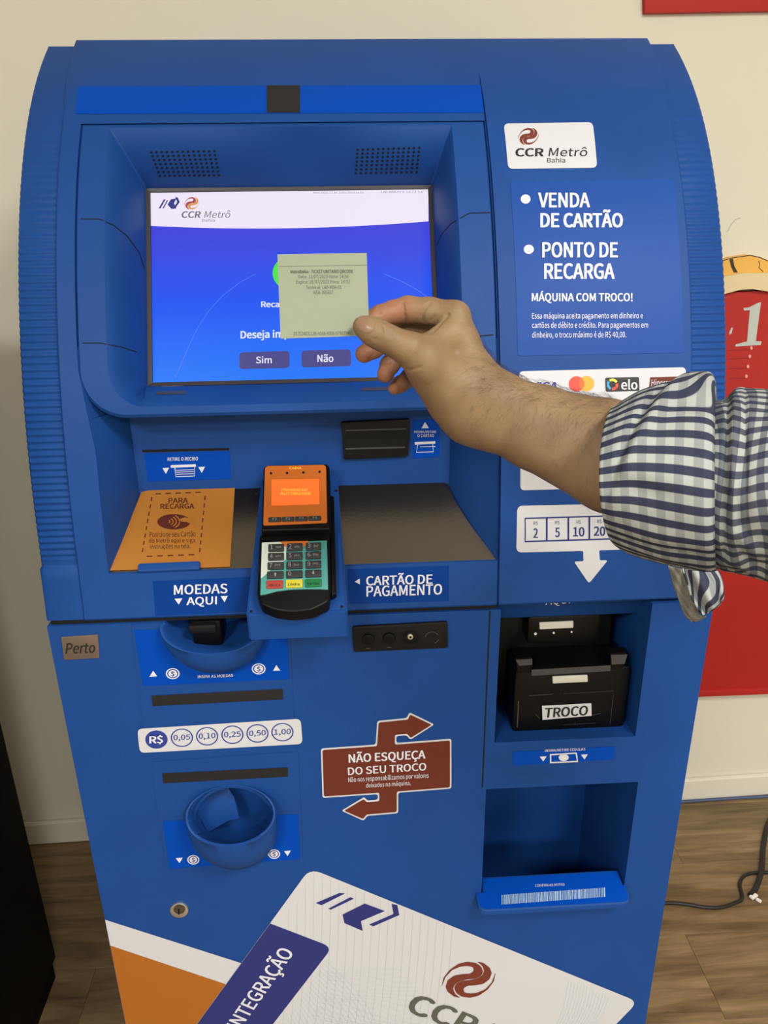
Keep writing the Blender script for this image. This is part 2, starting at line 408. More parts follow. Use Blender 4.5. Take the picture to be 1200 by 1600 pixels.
# rims of the opening go inwards, top edge goes back
def rim(pts, dy):
    k = len(V); V.extend(pts); V.extend([(p[0], p[1]+dy, p[2]) for p in pts]); n = len(pts)
    for i in range(n-1): F.append((k+i, k+i+1, k+n+i+1, k+n+i))
zo = [z for z in zs if 1.108 <= z <= 1.593]
rim([(xin(z), prof(z), z) for z in zo], .03); rim([(.1322, prof(z), z) for z in zo], .03)
rim([(xin(1.593), prof(1.593), 1.593), (.1322, prof(1.593), 1.593)], .03)
rim([(-xo(ZTOP), prof(ZTOP), ZTOP), (xo(ZTOP), prof(ZTOP), ZTOP)], .36)
rim([(-.357, prof(ZB)+.0018, ZB), (.357, prof(ZB)+.0018, ZB)], .05)
mesh('fascia', V, F, 'blue', kiosk, 32)
for sgn in (-1, 1):
    zz = [1.052, 1.06, 1.08, 1.10, 1.114, 1.1165, 1.12]+list(np.arange(1.122, 1.6921, .00095)); rows = []
    for z in zz:
        s = 0.0
        if z > 1.1215:
            amp = .0008*min(1, max(0, (1.66-z)/.22))*min(1, (z-1.1215)/.01)
            s = amp*math.sin((z-1.122)/.0076*2*math.pi)
        base = prof(z)+.0065-(.003 if z < 1.116 else 0)
        yo = base-s
        ex_ = .0 if z > 1.116 else .0015
        rows.append([(sgn*.352, yo, z), (sgn*(KX-.003), yo, z), (sgn*(KX+ex_), yo+.003, z), (sgn*(KX+ex_), .70, z)])
    V, F = loft(rows); k = len(V)
    zt = zz[-1]; V += [(sgn*.352, rows[-1][0][1], zt), (sgn*KX, rows[-1][0][1], zt), (sgn*KX, .70, zt), (sgn*.352, .70, zt)]; F.append((k, k+1, k+2, k+3))
    zt = zz[0]; k = len(V); V += [(sgn*.352, rows[0][0][1], zt), (sgn*KX, rows[0][0][1], zt), (sgn*KX, .70, zt), (sgn*.352, .70, zt)]; F.append((k, k+1, k+2, k+3))
    tag(mesh('ribbed_side_panel', V, F, 'blue', kiosk, 50), 'curved side panel with fine horizontal ribs')
box('housing_back', -.352, .352, .68, .70, 1.052, 1.69, 'blue', kiosk)
box('bottom_tray', -.35, .35, .05, .69, 1.052, 1.056, 'void', kiosk)

# screen plane and the moulded surround
SA = math.radians(26); SN = np.array([0, -math.cos(SA), math.sin(SA)]); SUP = np.array([0, math.sin(SA), math.cos(SA)])
_p = UP.hit(450, 445); SCR = Plane(_p-SN*.08, SN)
s_tl, s_tr, s_bl, s_br = [SCR.hit(*q) for q in ((234, 298), (667, 296), (237.5, 594), (682, 591))]
sx0, sx1 = -.2725, .0695
sv = lambda P: float((np.array(P)-SCR.P)@SUP)
sv1, sv0 = (sv(s_tl)+sv(s_tr))/2, (sv(s_bl)+sv(s_br))/2
def scr(x, v, h=0): return np.array([x, SCR.P[1], SCR.P[2]])+SUP*v+SN*h+np.array([0, 0, 0])
def rrect(x0, x1, z0, z1, rb, rt, ns=14, ncn=8):
    out = []
    cs = [(x1-rb, z0+rb, -math.pi/2, rb), (x1-rt, z1-rt, 0, rt), (x0+rt, z1-rt, math.pi/2, rt), (x0+rb, z0+rb, math.pi, rb)]
    for i, (cx, cz, a, r) in enumerate(cs):
        arc = [(cx+r*math.cos(a+math.pi/2*k/ncn), cz+r*math.sin(a+math.pi/2*k/ncn), i) for k in range(ncn+1)]
        nx_ = cs[(i+1) % 4]; e = (nx_[0]+nx_[3]*math.cos(nx_[2]), nx_[1]+nx_[3]*math.sin(nx_[2]))
        out += arc
        for k in range(1, ns): t = k/ns; out.append((arc[-1][0]*(1-t)+e[0]*t, arc[-1][1]*(1-t)+e[1]*t, i+.5))
    return out
Zc = 1.284
O_ = rrect(-.3355, .1322, Zc, 1.593, .05, .002)
O2 = rrect(-.333, .130, Zc+.004, 1.591, .048, .002)
M_ = rrect(-.303, .093, Zc+.012, 1.588, .04, .002)
BZ = .005
I_ = rrect(sx0-BZ, sx1+BZ, sv0-BZ, sv1+BZ*.7, .003, .003)
rows = [[(x, prof(z)+.05, z) for x, z, _ in O_], [(x, prof(z)+.004, z) for x, z, _ in O_], [(x, prof(z)+.0008, z) for x, z, _ in O2], [(x, prof(z), z) for x, z, _ in M_]]
NT = 14
for k in range(1, NT+1):
    t = k/NT; r = []
    for (mx, mz, side), (ix, iv, _) in zip(M_, I_):
        Mp = np.array([mx, prof(mz), mz]); Ip = scr(ix, iv); D = Ip-Mp; Dn = SN*(D@SN); Dt = D-Dn
        dist_lr = abs(D[0])
        wgt = min(1, dist_lr/.012) if abs(D[0]) > 1e-4 else 0
        a = t+(.65*(math.sin(t*math.pi/2)-t))*wgt; b = t+(.65*(1-math.cos(t*math.pi/2)-t))*wgt
        r.append(Mp+Dt*a+Dn*b)
    rows.append(r)
V, F = loft(rows, True)
tag(mesh('screen_surround', V, F, 'blue', kiosk, 35), 'moulded surround sloping in to the screen')
# shallow seams across the cheeks
def cheek_seam(px, wd=1.5):
    # ride along the surround: find the nearest surface point by intersecting with the loft triangles
    return px
from mathutils.bvhtree import BVHTree
_bvh = BVHTree.FromPolygons([Vector(v) for v in V], F)
def on_surround(u, v, h=.0005):
    d = Vector(ray(u, v)).normalized(); hit, n, i, _ = _bvh.ray_cast(Vector(CAM), d)
    return np.array(hit-d*h) if hit else None
def seam_strip(pxs, wd, parent):
    L = []; n = len(pxs); poly = stroke(pxs, wd); A = poly[:n]; B = poly[n:][::-1]
    V, F = [], []
    for a, b in zip(A, B):
        p, q = on_surround(*a), on_surround(*b)
        if p is None or q is None: continue
        V += [p, q]
    for i in range(0, len(V)-2, 2): F.append((i, i+1, i+3, i+2))
    mesh('panel_seam', V, F, 'void', parent)
def dense(pts, n=4):
    out = []
    for a, b in zip(pts[:-1], pts[1:]):
        for k in range(n): out.append((a[0]+(b[0]-a[0])*k/n, a[1]+(b[1]-a[1])*k/n))
    return out+[pts[-1]]
for s_ in ([(120, 342), (155, 342), (178, 352), (199, 369), (218, 395), (226, 420)], [(122, 536), (157, 536), (189, 542), (214, 550)],
           [(766, 332), (733, 333), (705, 349), (690, 366), (682, 384)], [(775, 523), (745, 525), (700, 532)]):
    seam_strip(dense(s_), 1.5, kiosk)
# bezel frame and the lit display
bm = bmesh.new()
fo = [scr(*q) for q in ((sx0-BZ, sv0-BZ), (sx1+BZ, sv0-BZ), (sx1+BZ, sv1+BZ*.7), (sx0-BZ, sv1+BZ*.7))]
fi = [scr(*q) for q in ((sx0, sv0), (sx1, sv0), (sx1, sv1), (sx0, sv1))]
vo = [bm.verts.new(p+SN*.0015) for p in fo]; vi = [bm.verts.new(p+SN*.0005) for p in fi]; vd = [bm.verts.new(p-SN*.004) for p in fi]
for i in range(4):
    j = (i+1) % 4; bm.faces.new((vo[i], vo[j], vi[j], vi[i])); bm.faces.new((vi[i], vi[j], vd[j], vd[i]))
from_bm('screen_bezel', bm, 'bezel', kiosk)
def screen_mat():
    m = bpy.data.materials.new('blue_screen_image'); m.use_nodes = True; nt = m.node_tree; b = nt.nodes['Principled BSDF']
    b.inputs['Base Color'].default_value = (.005, .005, .005, 1); b.inputs['Roughness'].default_value = .35; b.inputs['Specular IOR Level'].default_value = .15
    tc = nt.nodes.new('ShaderNodeTexCoord'); sp = nt.nodes.new('ShaderNodeSeparateXYZ'); nt.links.new(tc.outputs['Generated'], sp.inputs[0])
    cr = nt.nodes.new('ShaderNodeValToRGB'); e = cr.color_ramp.elements
    e[0].position = 0; e[0].color = lin(14, 122, 255); e[1].position = .8; e[1].color = lin(64, 66, 222)
    k = e.new(.42); k.color = lin(20, 84, 246)
    nt.links.new(sp.outputs['Z'], cr.inputs[0]); nt.links.new(cr.outputs[0], b.inputs['Emission Color']); b.inputs['Emission Strength'].default_value = .95
    return m
MT['screen_blue'] = screen_mat()
MT['screen_white'] = mat('white_screen_image', (240, 231, 250), .3, emit=.97)
MT['screen_text'] = mat('white_screen_text', (235, 240, 255), .3, emit=.9)
MT['screen_button'] = mat('navy_screen_button', (56, 56, 148), .3, emit=.75)
MT['screen_green'] = mat('green_screen_icon', (70, 232, 70), .3, emit=.9)
MT['screen_navy'] = mat('navy_screen_logo', (50, 60, 150), .3, emit=.7)
MT['screen_red'] = mat('red_screen_logo', (178, 66, 72), .3, emit=.8)
MT['screen_orange'] = mat('orange_screen_logo', (236, 168, 92), .3, emit=.8)
MT['screen_grey'] = mat('grey_screen_text', (128, 128, 132), .3, emit=.7)
MT['screen_line'] = mat('faint_blue_screen_line', (70, 130, 255), .3, emit=.9)
for k_ in ('white', 'text', 'button', 'green', 'navy', 'red', 'orange', 'grey', 'line'):
    b_ = MT['screen_'+k_].node_tree.nodes['Principled BSDF']; b_.inputs['Base Color'].default_value = (.01, .01, .01, 1)
disp = mesh('display', [scr(sx0-.003, sv0-.003, -.003), scr(sx1+.003, sv0-.003, -.003), scr(sx1+.003, sv1+.003, -.003), scr(sx0-.003, sv1+.003, -.003)], [(0, 1, 2, 3)], 'screen_blue', kiosk)
tag(disp, 'lit touch screen with white header and blue page')
SD = SCR.up(-.003)
hd = [(232, 296), (669, 294), (669.5, 346)]+[(669.5-(435)*t, 346+7*t+28*t*(1-t)*2*.52-0*t) for t in np.linspace(.06, 1, 16)]
decal('screen_header', hd, SD, 'screen_white', disp, .0003)
T = dict(h=.0007)
_SW = [(425,430),(440,350),(500,270),(580,215),(660,195),(740,205),(790,240),(810,290),(790,330),(740,355),(660,362),(590,380),(545,410),(530,450),(550,500),(600,537),
       (540,525),(480,480),(460,430),(480,370),(540,325),(620,312),(690,308),(725,280),(715,245),(670,235),(600,240),(520,275),(460,340),(430,420)]
def swirl(u, v, r, ry, surf, m, parent, h=.0009, m2=None):
    A = rpoly([((x-675)/250, (y-365)/175) for x, y in _SW], .08, 3)
    for sg, mm in ((1, m), (-1, m2 or m)): decal('emblem_band', [(u+sg*r*x, v+sg*ry*y) for x, y in A], surf, mm, parent, h)
swirl(300, 318, 12, 10, SD, 'screen_red', disp, .0006, 'screen_orange')
def klogo(f, surf, m, parent, h):
    sh = [[(785,155),(868,120),(887,122),(805,163)], [(828,175),(905,135),(918,140),(838,178)],
          [(878,195),(955,157),(1025,183),(942,218),(948,252),(885,225)], [(1048,158),(1068,162),(1075,197),(985,236),(970,230),(1055,193)]]
    multi('operator_mark', [[f(*p) for p in q] for q in sh], surf, m, parent, h)
multi('operator_mark', [[(248,326),(256,312),(259,312),(251,326)], [(254,326),(261,313),(263,313),(256,326)], [(262,320),(267,312),(276,310),(272,318),(276,326),(268,327)], [(274,308),(278,309),(281,316),(274,326),(271,325),(277,316)]], SD, 'screen_navy', disp, .0006)
tx('CCR', 284, 314, 330.5, 341, SD, 'screen_grey', disp, bold=.03, shear=.15, **T)
tx('Metrô', 319, 360, 329, 341, SD, 'screen_grey', disp, shear=.2, **T)
tx('Bahia', 316, 336, 342, 347, SD, 'screen_grey', disp, **T)
tx('Wed 2023, 11 de Julho 2023 14:54', 489, 568, 300, 303.5, SD, 'screen_grey', disp, **T)
tx('LAB-MBA-01 V: 1.0.2.1.3.4', 596, 660, 298.5, 302, SD, 'screen_grey', disp, **T)
decal('status_icon', circ(451, 427, 25, 36), SD, 'screen_green', disp, .0005)
tx('Recarga efetuada', 408, 516, 470.5, 483, SD, 'screen_text', disp, tilt=0, bold=.03, **T)
tx('Deseja imprimir?', 376, 494, 517, 533, SD, 'screen_text', disp, bold=.03, tilt=3, **T)
for q, s_, b_ in (([(374,551),(452,548.5),(452.5,575),(374,577)], 'Sim', (400, 425, 557, 568)), ([(471,548),(548,546),(549,572),(471.5,574.5)], 'Não', (496, 521, 553.5, 566))):
    decal('screen_button', rpoly(q, 6), SD, 'screen_button', disp, .0005)
    tx(s_, *b_, SD, 'screen_text', disp, bold=.02, h=.0008)
arc = [(274+x, 590-y) for x, y in ((0,0),(8,-0+18),(18,42),(34,76),(52,104),(74,128),(100,148),(126,162))]
each('screen_arc', [stroke(dense(arc, 3), .8), stroke(dense([(600,428),(628,440),(650,452),(668,464)], 3), .8)], SD, 'screen_line', disp, .0004)
# speaker grilles in the hood (small drilled holes, too small to lift out: one print each)
def hood(u, v): return on_surround(u, v, .0004)
for name, q in (('speaker_grille', ((236, 238), (335, 236), (342, 274), (250, 275))), ('speaker_grille', ((559, 234), (655, 231), (651, 269), (556, 271)))):
    V, F = [], []
    q = [np.array(p, float) for p in q]
    for r in range(7):
        for c in range(13):
            a, b = c/12, r/6
            u, v = (1-b)*((1-a)*q[0]+a*q[1])+b*((1-a)*q[3]+a*q[2])
            k = len(V); ok = True; pts = []
            for x in np.linspace(0, 2*math.pi, 8, endpoint=False):
                p = hood(u+2.1*math.cos(x), v+2.0*math.sin(x))
                if p is None: ok = False; break
                pts.append(p)
            if ok: V += pts; F.append(tuple(range(k, k+8)))
    o = mesh(name, V, F, 'void', kiosk); o['kind'] = 'stuff'
# sensors on the chin
for q in ([(244,614.2), (291,613)], [(565,608), (606,607)]):
    pl_ = stroke(dense(q, 12), 5); n_ = len(pl_)//2; V = []
    for a, b in zip(pl_[:n_], pl_[n_:][::-1]): V += [on_surround(*a, .0012), on_surround(*b, .0012)]
    if all(p is not None for p in V): mesh('sensor_window', V, [(i, i+1, i+3, i+2) for i in range(0, len(V)-2, 2)], 'grey_edge', kiosk)

# niche under the screen: walls, sloped steel plate
YB = .098; PA = math.radians(38)
pf = UP.hit(450, 889); pf = np.array([0, pf[1], pf[2]])
PN = np.array([0, -math.sin(PA), math.cos(PA)]); PLATE = Plane(pf, PN); BACK = Plane((0, YB, 0), (0, -1, 0))
ztray = lambda yv: pf[2]+(yv-pf[1])*math.tan(PA)
zl = [1.1085, 1.12, 1.14, 1.16, 1.18, 1.20, 1.225, 1.25, 1.27, 1.2835]
xl, xr = -.2985, .0845
rows = []
for z in zl:
    y0 = prof(z)+.001; r = []
    def wx(t, xa, xb): return xa+(xb-xa)*(1-(1-t)**1.35)
    for t in (0, .2, .4, .6, .75, .88, .96): r.append((wx(t, xin(z), xl), y0+(YB-y0)*t, z))
    r += [(xl+.006, YB-.0015, z), (xl+.014, YB, z), (xr-.010, YB, z), (xr-.004, YB-.0015, z)]
    for t in (.96, .88, .75, .6, .4, .2, 0): r.append((wx(t, .1322, xr), y0+(YB-y0)*t, z))
    rows.append(r)
V, F = loft(rows)
for xe, xb in ((lambda z: xin(z), xl), (lambda z: .1322, xr)):      # side returns behind the corners of the surround
    z4 = [1.2835, 1.30, 1.32, 1.345, 1.36]; rr = [[(xe(z), prof(z)+.001, z), (xe(z)+(xb-xe(z))*.35, prof(z)+.02, z), (xe(z)+(xb-xe(z))*.6, prof(z)+.05, z)] for z in z4]
    a, b = loft(rr); k = len(V); V += a; F += [tuple(i+k for i in f) for f in b]
mesh('service_niche', V, F, 'blue', kiosk, 50)
zb = ztray(YB-.001)
pv = [(xin(1.115)+.001, pf[1]+.002, ztray(pf[1]+.002)), (.131, pf[1]+.002, ztray(pf[1]+.002))]
rowsP = []
for t in np.linspace(0, 1, 9):
    yv = pf[1]+.002+(YB-.001-pf[1]-.002)*t
    tt = (yv-prof(1.14))/(YB-prof(1.14)); tt = min(max(tt, 0), 1)
    rowsP.append([(-.321+(xl+.002+.321)*(1-(1-tt)**1.35), yv, ztray(yv)), (.131+(xr-.131-.002)*(1-(1-tt)**1.35), yv, ztray(yv))])
V, F = loft(rowsP); tag(mesh('steel_plate', V, F, 'steel', kiosk), 'sloped brushed steel plate')
# fill under the plate so that the fascia strip has a top
mesh('plate_edge', [(-.322, prof(1.108), 1.108), (.1322, prof(1.108), 1.108), (.1322, pf[1]+.004, ztray(pf[1]+.003)), (-.322, pf[1]+.004, ztray(pf[1]+.003))], [(0,1,2,3)], 'blue', kiosk)

# ---- stickers on the upper housing
band = decal('blue_band', [(122,135),(751,133),(756,176),(118,178)], UP, 'bright_blue', kiosk, .0006)
tag(band, 'bright blue band above the screen')
decal('black_square', [(417,133.5),(469,133.3),(469,176),(417,176)], UP, 'tape', kiosk, .0012)
st = tag(decal('logo_sticker', rpoly([(787,193),(926,191),(933,262),(794,264)], 8), UP, 'white', kiosk), 'white logo sticker with rounded corners')
swirl(825.5, 213, 16.5, 13.5, UP, 'logo_brown', st)
tx('CCR', 805, 849, 231.5, 244.6, UP, 'ink', st, bold=.035, shear=.04)
tx('Metrô', 856.5, 917.5, 229.5, 244.4, UP, 'ink', st, shear=.12, bold=.004)
tx('Bahia', 854.5, 883, 246.3, 254, UP, 'grey_ink', st, bold=.012)
st = tag(decal('information_sticker', rpoly([(797,284),(1052,280),(1061.5,386),(1068,551),(809,556)], [5,5,0,5,5]), UP, 'blue_panel', kiosk), 'blue information sticker with white text')
each('bullet_point', [circ(821, 311, 7.6, ry=7.2), circ(826, 389.5, 7.8, ry=7.2)], UP, 'print_white', st)
tx('VENDA', 840.5, 921.5, 301, 324, UP, 'print_white', st, bold=.03)
tx('DE CARTÃO', 844, 973, 327, 355.5, UP, 'print_white', st, bold=.03)
tx('PONTO DE', 847, 965, 378, 402.5, UP, 'print_white', st, bold=.03)
tx('RECARGA', 850, 960, 411, 436, UP, 'print_white', st, bold=.03)
tx('MÁQUINA COM TROCO!', 830.5, 988, 454, 473.5, UP, 'print_white', st, bold=.02)
tx('Essa máquina aceita pagamento em dinheiro e', 831, 1004, 487.5, 500.5, UP, 'print_white', st, tilt=.5)
tx('cartões de débito e crédito. Para pagamentos em', 831, 1012, 502, 515, UP, 'print_white', st, tilt=.5)
tx('dinheiro, o troco máximo é de R$ 40,00.', 831, 978, 517, 529.5, UP, 'print_white', st, tilt=.5)
st = tag(decal('payment_brand_sticker', rpoly([(811,580),(1071,573.5),(1078,758),(813,766)], 7), UP, 'white', kiosk), 'white sticker listing accepted payment cards')
MT['visa'] = mat('dark_blue_print', (40, 58, 140), .45); MT['mc_red'] = mat('red_print', (228, 66, 48), .45); MT['mc_yellow'] = mat('amber_print', (246, 160, 48), .45); MT['mc_mid'] = mat('orange_red_print', (238, 98, 36), .45)
MT['teal'] = mat('teal_print', (72, 144, 138), .45); MT['yellow'] = mat('yellow_print', (240, 220, 60), .45); MT['cyan'] = mat('cyan_print', (50, 150, 200), .45)
tx('VISA', 829, 869, 596.5, 610.5, UP, 'visa', st, bold=.03, shear=.3)
decal('card_mark', circ(900.5, 599.5, 12.2, ry=12), UP, 'mc_red', st, .0009); decal('card_mark', circ(916, 599, 12.2, ry=12), UP, 'mc_yellow', st, .001)
lens = [(908.2+12.2*math.cos(a)-7.75, 599.3+12*math.sin(a)) for a in np.linspace(-.88, .88, 10)]+[(908.2-12.2*math.cos(a)+7.75, 599.3-12*math.sin(a)) for a in np.linspace(-.88, .88, 10)]
decal('card_mark', lens, UP, 'mc_mid', st, .0012)
tx('mastercard', 889, 928, 613, 619, UP, 'ink', st)
decal('card_mark', rpoly([(945,590),(998,588.7),(999,610.5),(946,612)], 3), UP, 'ink', st, .0009)
for a0, a1, m_ in ((-2.2, -.5, 'yellow'), (-.2, 1.7, 'mc_red'), (2.0, 3.8, 'cyan')):
    decal('card_mark', circ(956.5, 600.3, 9, 10, a0, a1)+circ(956.5, 600.3, 5.2, 10, a0, a1)[::-1], UP, m_, st, .0012)
tx('elo', 970, 995.5, 592, 608.5, UP, 'print_white', st, h=.0012, bold=.02)
decal('card_mark', [(1015.5,589.3),(1058.5,588),(1060,610),(1013,610.5)], UP, 'brown', st, .0009)
tx('Hipercard', 1017, 1056, 592, 606, UP, 'print_white', st, h=.0012, shear=.1)
bsh = rpoly([(808,790),(1046,785),(1050,856),(936,859.5),(937,875.3),(949.5,875),(920,911.5),(896.5,877),(911.5,876.5),(911,860.5),(806.5,863)], [9,9,9,2,2,4,5,4,2,2,9])
st = tag(decal('banknote_sticker', bsh, UP, 'white', kiosk), 'white sticker with banknote values and a down arrow')
gx_ = [819.5, 853.8, 887.5, 920.3, 952.5, 985, 1018]
ytop = lambda x: 808.5-(x-819)*.030; ybot = lambda x: 847-(x-819)*.031
frame_ = [[(819.5, ytop(819)), (1018, ytop(1018)), (1018, ybot(1018)), (819.5, ybot(819))]]
for a, b in zip(gx_[:-1], gx_[1:]): frame_.append([(a+1.6, ytop(a)+2.2), (b-1.2, ytop(b)+2.2), (b-1.2, ybot(b)-2.4), (a+1.6, ybot(a)-2.4)])
multi('value_grid', [frame_], UP, 'navy', st)
for (a, b), s_ in zip(zip(gx_[:-1], gx_[1:]), ('2', '5', '10', '20', '50', '100')):
    c = (a+b)/2; k = ytop(c); hw = 3.6*len(s_) if len(s_) < 3 else 10
    if len(s_) == 2: hw = 9
    tx('R$', c-3.4, c+3.4, k+6, k+12.5, UP, 'navy', st)
    tx(s_, c-hw, c+hw, k+17, k+32, UP, 'navy', st, bold=.025)
# labels on the strip below the niche
st = decal('coin_label', [(239,908),(396,901),(397,955),(243,962)], UP, 'mid_blue', kiosk)
tx('MOEDAS', 272, 355.5, 913.5, 929, UP, 'print_white', st, tilt=2.5, bold=.02)
tx('AQUI', 291.5, 339, 932.5, 948, UP, 'print_white', st, tilt=1.5, bold=.02)
each('down_arrow', [[(273,935),(285,934.5),(279.5,944)], [(345,931),(356,930.5),(351,940.5)]], UP, 'print_white', st)
st = decal('card_label', [(543,889),(701,884),(701,939),(545,943.5)], UP, 'mid_blue', kiosk)
tx('CARTÃO DE', 572, 675.5, 896, 914.5, UP, 'print_white', st, tilt=3, bold=.02)
tx('PAGAMENTO', 572.5, 690.5, 915, 932, UP, 'print_white', st, tilt=3.5, bold=.02)
decal('left_arrow', [(554,908.5),(562,903.5),(562.5,912.5)], UP, 'print_white', st, .0009)
# niche back wall: receipt slot, labels, receipt printer opening
decal('receipt_slot', rpoly([(207,703),(358,699.5),(358,703),(207,706.8)], 1.5), BACK, 'void', kiosk, .0009)
st = decal('receipt_label', [(209,709),(359,704.5),(360.5,748),(216,753)], BACK, 'bright_blue', kiosk)
tx('RETIRE O RECIBO', 262, 309.5, 714.5, 720, BACK, 'print_white', st, tilt=1, bold=.015)
multi('receipt_symbol', [[(254,731),(264.5,730.5),(259.5,740)], [(310,729.5),(320.5,729),(315.5,738.5)], [(267,726.5),(306,725),(306.5,729),(267,730.5)],
    stroke([(273.5,731),(275,744.5),(304,743.5),(304.5,729.5)], 1.1), stroke([(275.5,734.5),(303,733.5)], 1), stroke([(275.5,737.5),(303,736.5)], 1), stroke([(275.5,740.8),(303,739.8)], 1)], BACK, 'print_white', st)
bm_ = prism('card_slot_bezel', rpoly([(533,660),(640,655),(638,713.5),(537,718.5)], 3), BACK, 0, .006, 'satin_black', kiosk, .0012)
op = decal('slot_mouth', [(540,673.5),(634,671),(633,697.5),(541,700)], BACK.up(.006), 'void', bm_, .0004)
multi('slot_lip', [[(540,700),(633,697.5),(633,700),(540,702.5)], [(540,671.5),(634,669),(634,671),(540,673.5)]], BACK.up(.006), 'grey_edge', bm_, .0004)
st = decal('slot_label', [(645,656.5),(686,654),(686.5,713),(645,716)], BACK, 'bright_blue', kiosk)
multi('slot_symbol', [[(658.5,669),(664,659),(670,668.5)], [(648,690.5),(680,689),(680,693),(648,694.5)], stroke([(652.5,694.5),(650.5,706.5),(677,705.5),(676,693.5)], 1), stroke([(656,698),(680,697)], .8)], BACK, 'print_white', st)
tx('INSIRA/RETIRE', 647, 681.5, 672.5, 677, BACK, 'print_white', st, bold=.01)
tx('O CARTAO', 652, 678, 678, 682.5, BACK, 'print_white', st, bold=.01)
# orange reader label on the plate
st = tag(decal('reader_label', [(222,767),(367,763),(359.5,886),(172,892)], PLATE, 'orange', kiosk, .0008), 'orange card reader label on the steel plate')
K = dict(h=.0012)
tx('PARA', 263.5, 294, 779, 787, PLATE, 'brown_dark', st, tilt=.5, bold=.02, **K)
tx('RECARGA', 251, 304, 788, 796, PLATE, 'brown_dark', st, tilt=.5, bold=.02, **K)
decal('reader_symbol', circ(272, 816, 26, ry=12), PLATE, 'brown_dark', st, .0012)
wv = []
for r_ in (5, 10, 15, 20): wv.append(stroke([(261+r_*math.cos(a), 816+r_*.62*math.sin(a)) for a in np.linspace(-.85, .85, 8)], 1.6))
multi('reader_waves', wv, PLATE, 'orange', st, .0016)
multi('hand_symbol', [rpoly([(281,812),(290,809),(300,813),(303,822),(296,818),(290,816),(283,816)], 2)], PLATE, 'orange', st, .0016)
tx('Posicione seu Cartão', 234, 306, 831, 840, PLATE, 'brown_dark', st, tilt=1, **K)
tx('do Metrô aqui e siga', 233, 305, 841.5, 851, PLATE, 'brown_dark', st, tilt=1, **K)
tx('instruções na tela.', 235, 298, 851, 860.5, PLATE, 'brown_dark', st, tilt=1, **K)
ds = []
def dashes(a, b, n):
    a, b = np.array(a), np.array(b)
    for k in range(n): ds.append(stroke([tuple(a+(b-a)*(k+.2)/n), tuple(a+(b-a)*(k+.75)/n)], 1.9))
dashes((240, 772.5), (318, 769.5), 5); dashes((321, 773), (312, 866), 8); dashes((238, 775), (222, 866), 8); dashes((226, 870), (308, 867), 5)
multi('dashed_frame', ds, PLATE, 'brown_dark', st)
prism('plate_stop', rpoly([(216,880),(312,876),(312,889),(214,893)], 3), PLATE, -.002, .006, 'blue', kiosk, .0015)

# ---- sloping shelf that carries the card terminal
HA = math.radians(31); HN = np.array([0, -math.sin(HA), math.cos(HA)]); HU = np.array([0, math.cos(HA), math.sin(HA)])
hf = Plane((0, -.07, 0), (0, -1, 0)).hit(465, 957); SHELF = Plane((0, hf[1], hf[2]), HN)
fl, fr = SHELF.hit(384.5, 964)[0], SHELF.hit(543, 950)[0]
shx0, shx1 = float(fl), float(fr)
yk = YB-.001; zk = hf[2]+(yk-hf[1])*math.tan(HA); FH = .036
top = [(shx0, hf[1], hf[2]), (shx1, hf[1], hf[2]), (shx1-.008, yk, zk), (shx0+.008, yk, zk)]
bot = [(shx0, hf[1]+.004, hf[2]-FH), (shx1, hf[1]+.004, hf[2]-FH), (shx1-.008, yk, hf[2]-FH+.03), (shx0+.008, yk, hf[2]-FH+.03)]
bm = bmesh.new(); a = [bm.verts.new(p) for p in top]; b = [bm.verts.new(p) for p in bot]
bm.faces.new(a); bm.faces.new(b[::-1])
for i in range(4): bm.faces.new((a[i], a[i-1], b[i-1], b[i]))
bmesh.ops.recalc_face_normals(bm, faces=bm.faces)
bmesh.ops.bevel(bm, geom=bm.edges[:], offset=.002, segments=2, affect='EDGES')
shelf = tag(from_bm('terminal_shelf', bm, 'blue', kiosk, 35), 'sloping blue shelf under the card terminal')
for q in ((400,772), (525,767), (392.6,955.5), (534,948)): decal('screw_hole', circ(*q, 2.6, 12, ry=2.2), SHELF, 'void', shelf, .0004)

# ---- lower door: badge, coin slot, price strip, jack panel, stickers
bd = prism('maker_badge', rpoly([(95,996),(153,992),(155,1028.5),(100,1031.5)], 2), FRONT, 0, .0015, 'badge', kiosk, .0005)
tx('Perto', 103, 149.5, 1004, 1020.5, FRONT, 'ink', bd, tilt=1.5, bold=.02, shear=.15, h=.0018)
def plate_with_hole(name, px, hole, h, m, parent):
    W = [FRONT.hit(*p) for p in px]
    bm = flat_bm([[tuple(p) for p in W]]+([[(p[0], 0, p[2]) for p in hole]] if hole else []), FRONT, h)
    ex = bmesh.ops.extrude_face_region(bm, geom=bm.faces[:])
    bmesh.ops.translate(bm, verts=[g for g in ex['geom'] if isinstance(g, bmesh.types.BMVert)], vec=(0, h, 0))
    return from_bm(name, bm, m, parent)
up_half = [(CUP_U[0]+.060*math.cos(a), 0, ZT-.0002+.058*math.sin(a)) for a in np.linspace(0, -math.pi, 21)]
pl = [FRONT.hit(206, 979.5), FRONT.hit(452, 969), FRONT.hit(462, 1172), FRONT.hit(230, 1186)]
zt_ = ZT-.0008
loopU = [(pl[0][0], 0, zt_)]+[(p[0], 0, min(p[2], zt_)) for p in up_half[::-1]]+[(pl[1][0], 0, zt_), tuple(pl[2]), tuple(pl[3])]
bm = flat_bm([loopU], FRONT, .001); ex = bmesh.ops.extrude_face_region(bm, geom=bm.faces[:])
bmesh.ops.translate(bm, verts=[g for g in ex['geom'] if isinstance(g, bmesh.types.BMVert)], vec=(0, .001, 0))
from_bm('coin_slot_plate', bm, 'blue', kiosk)
holeL = [(CUP_L[0]+(CUP_A-.003)*math.cos(a), 0, CUP_L[2]+(CUP_B-.003)*math.sin(a)) for a in np.linspace(0, 2*math.pi, 37)[:-1]]
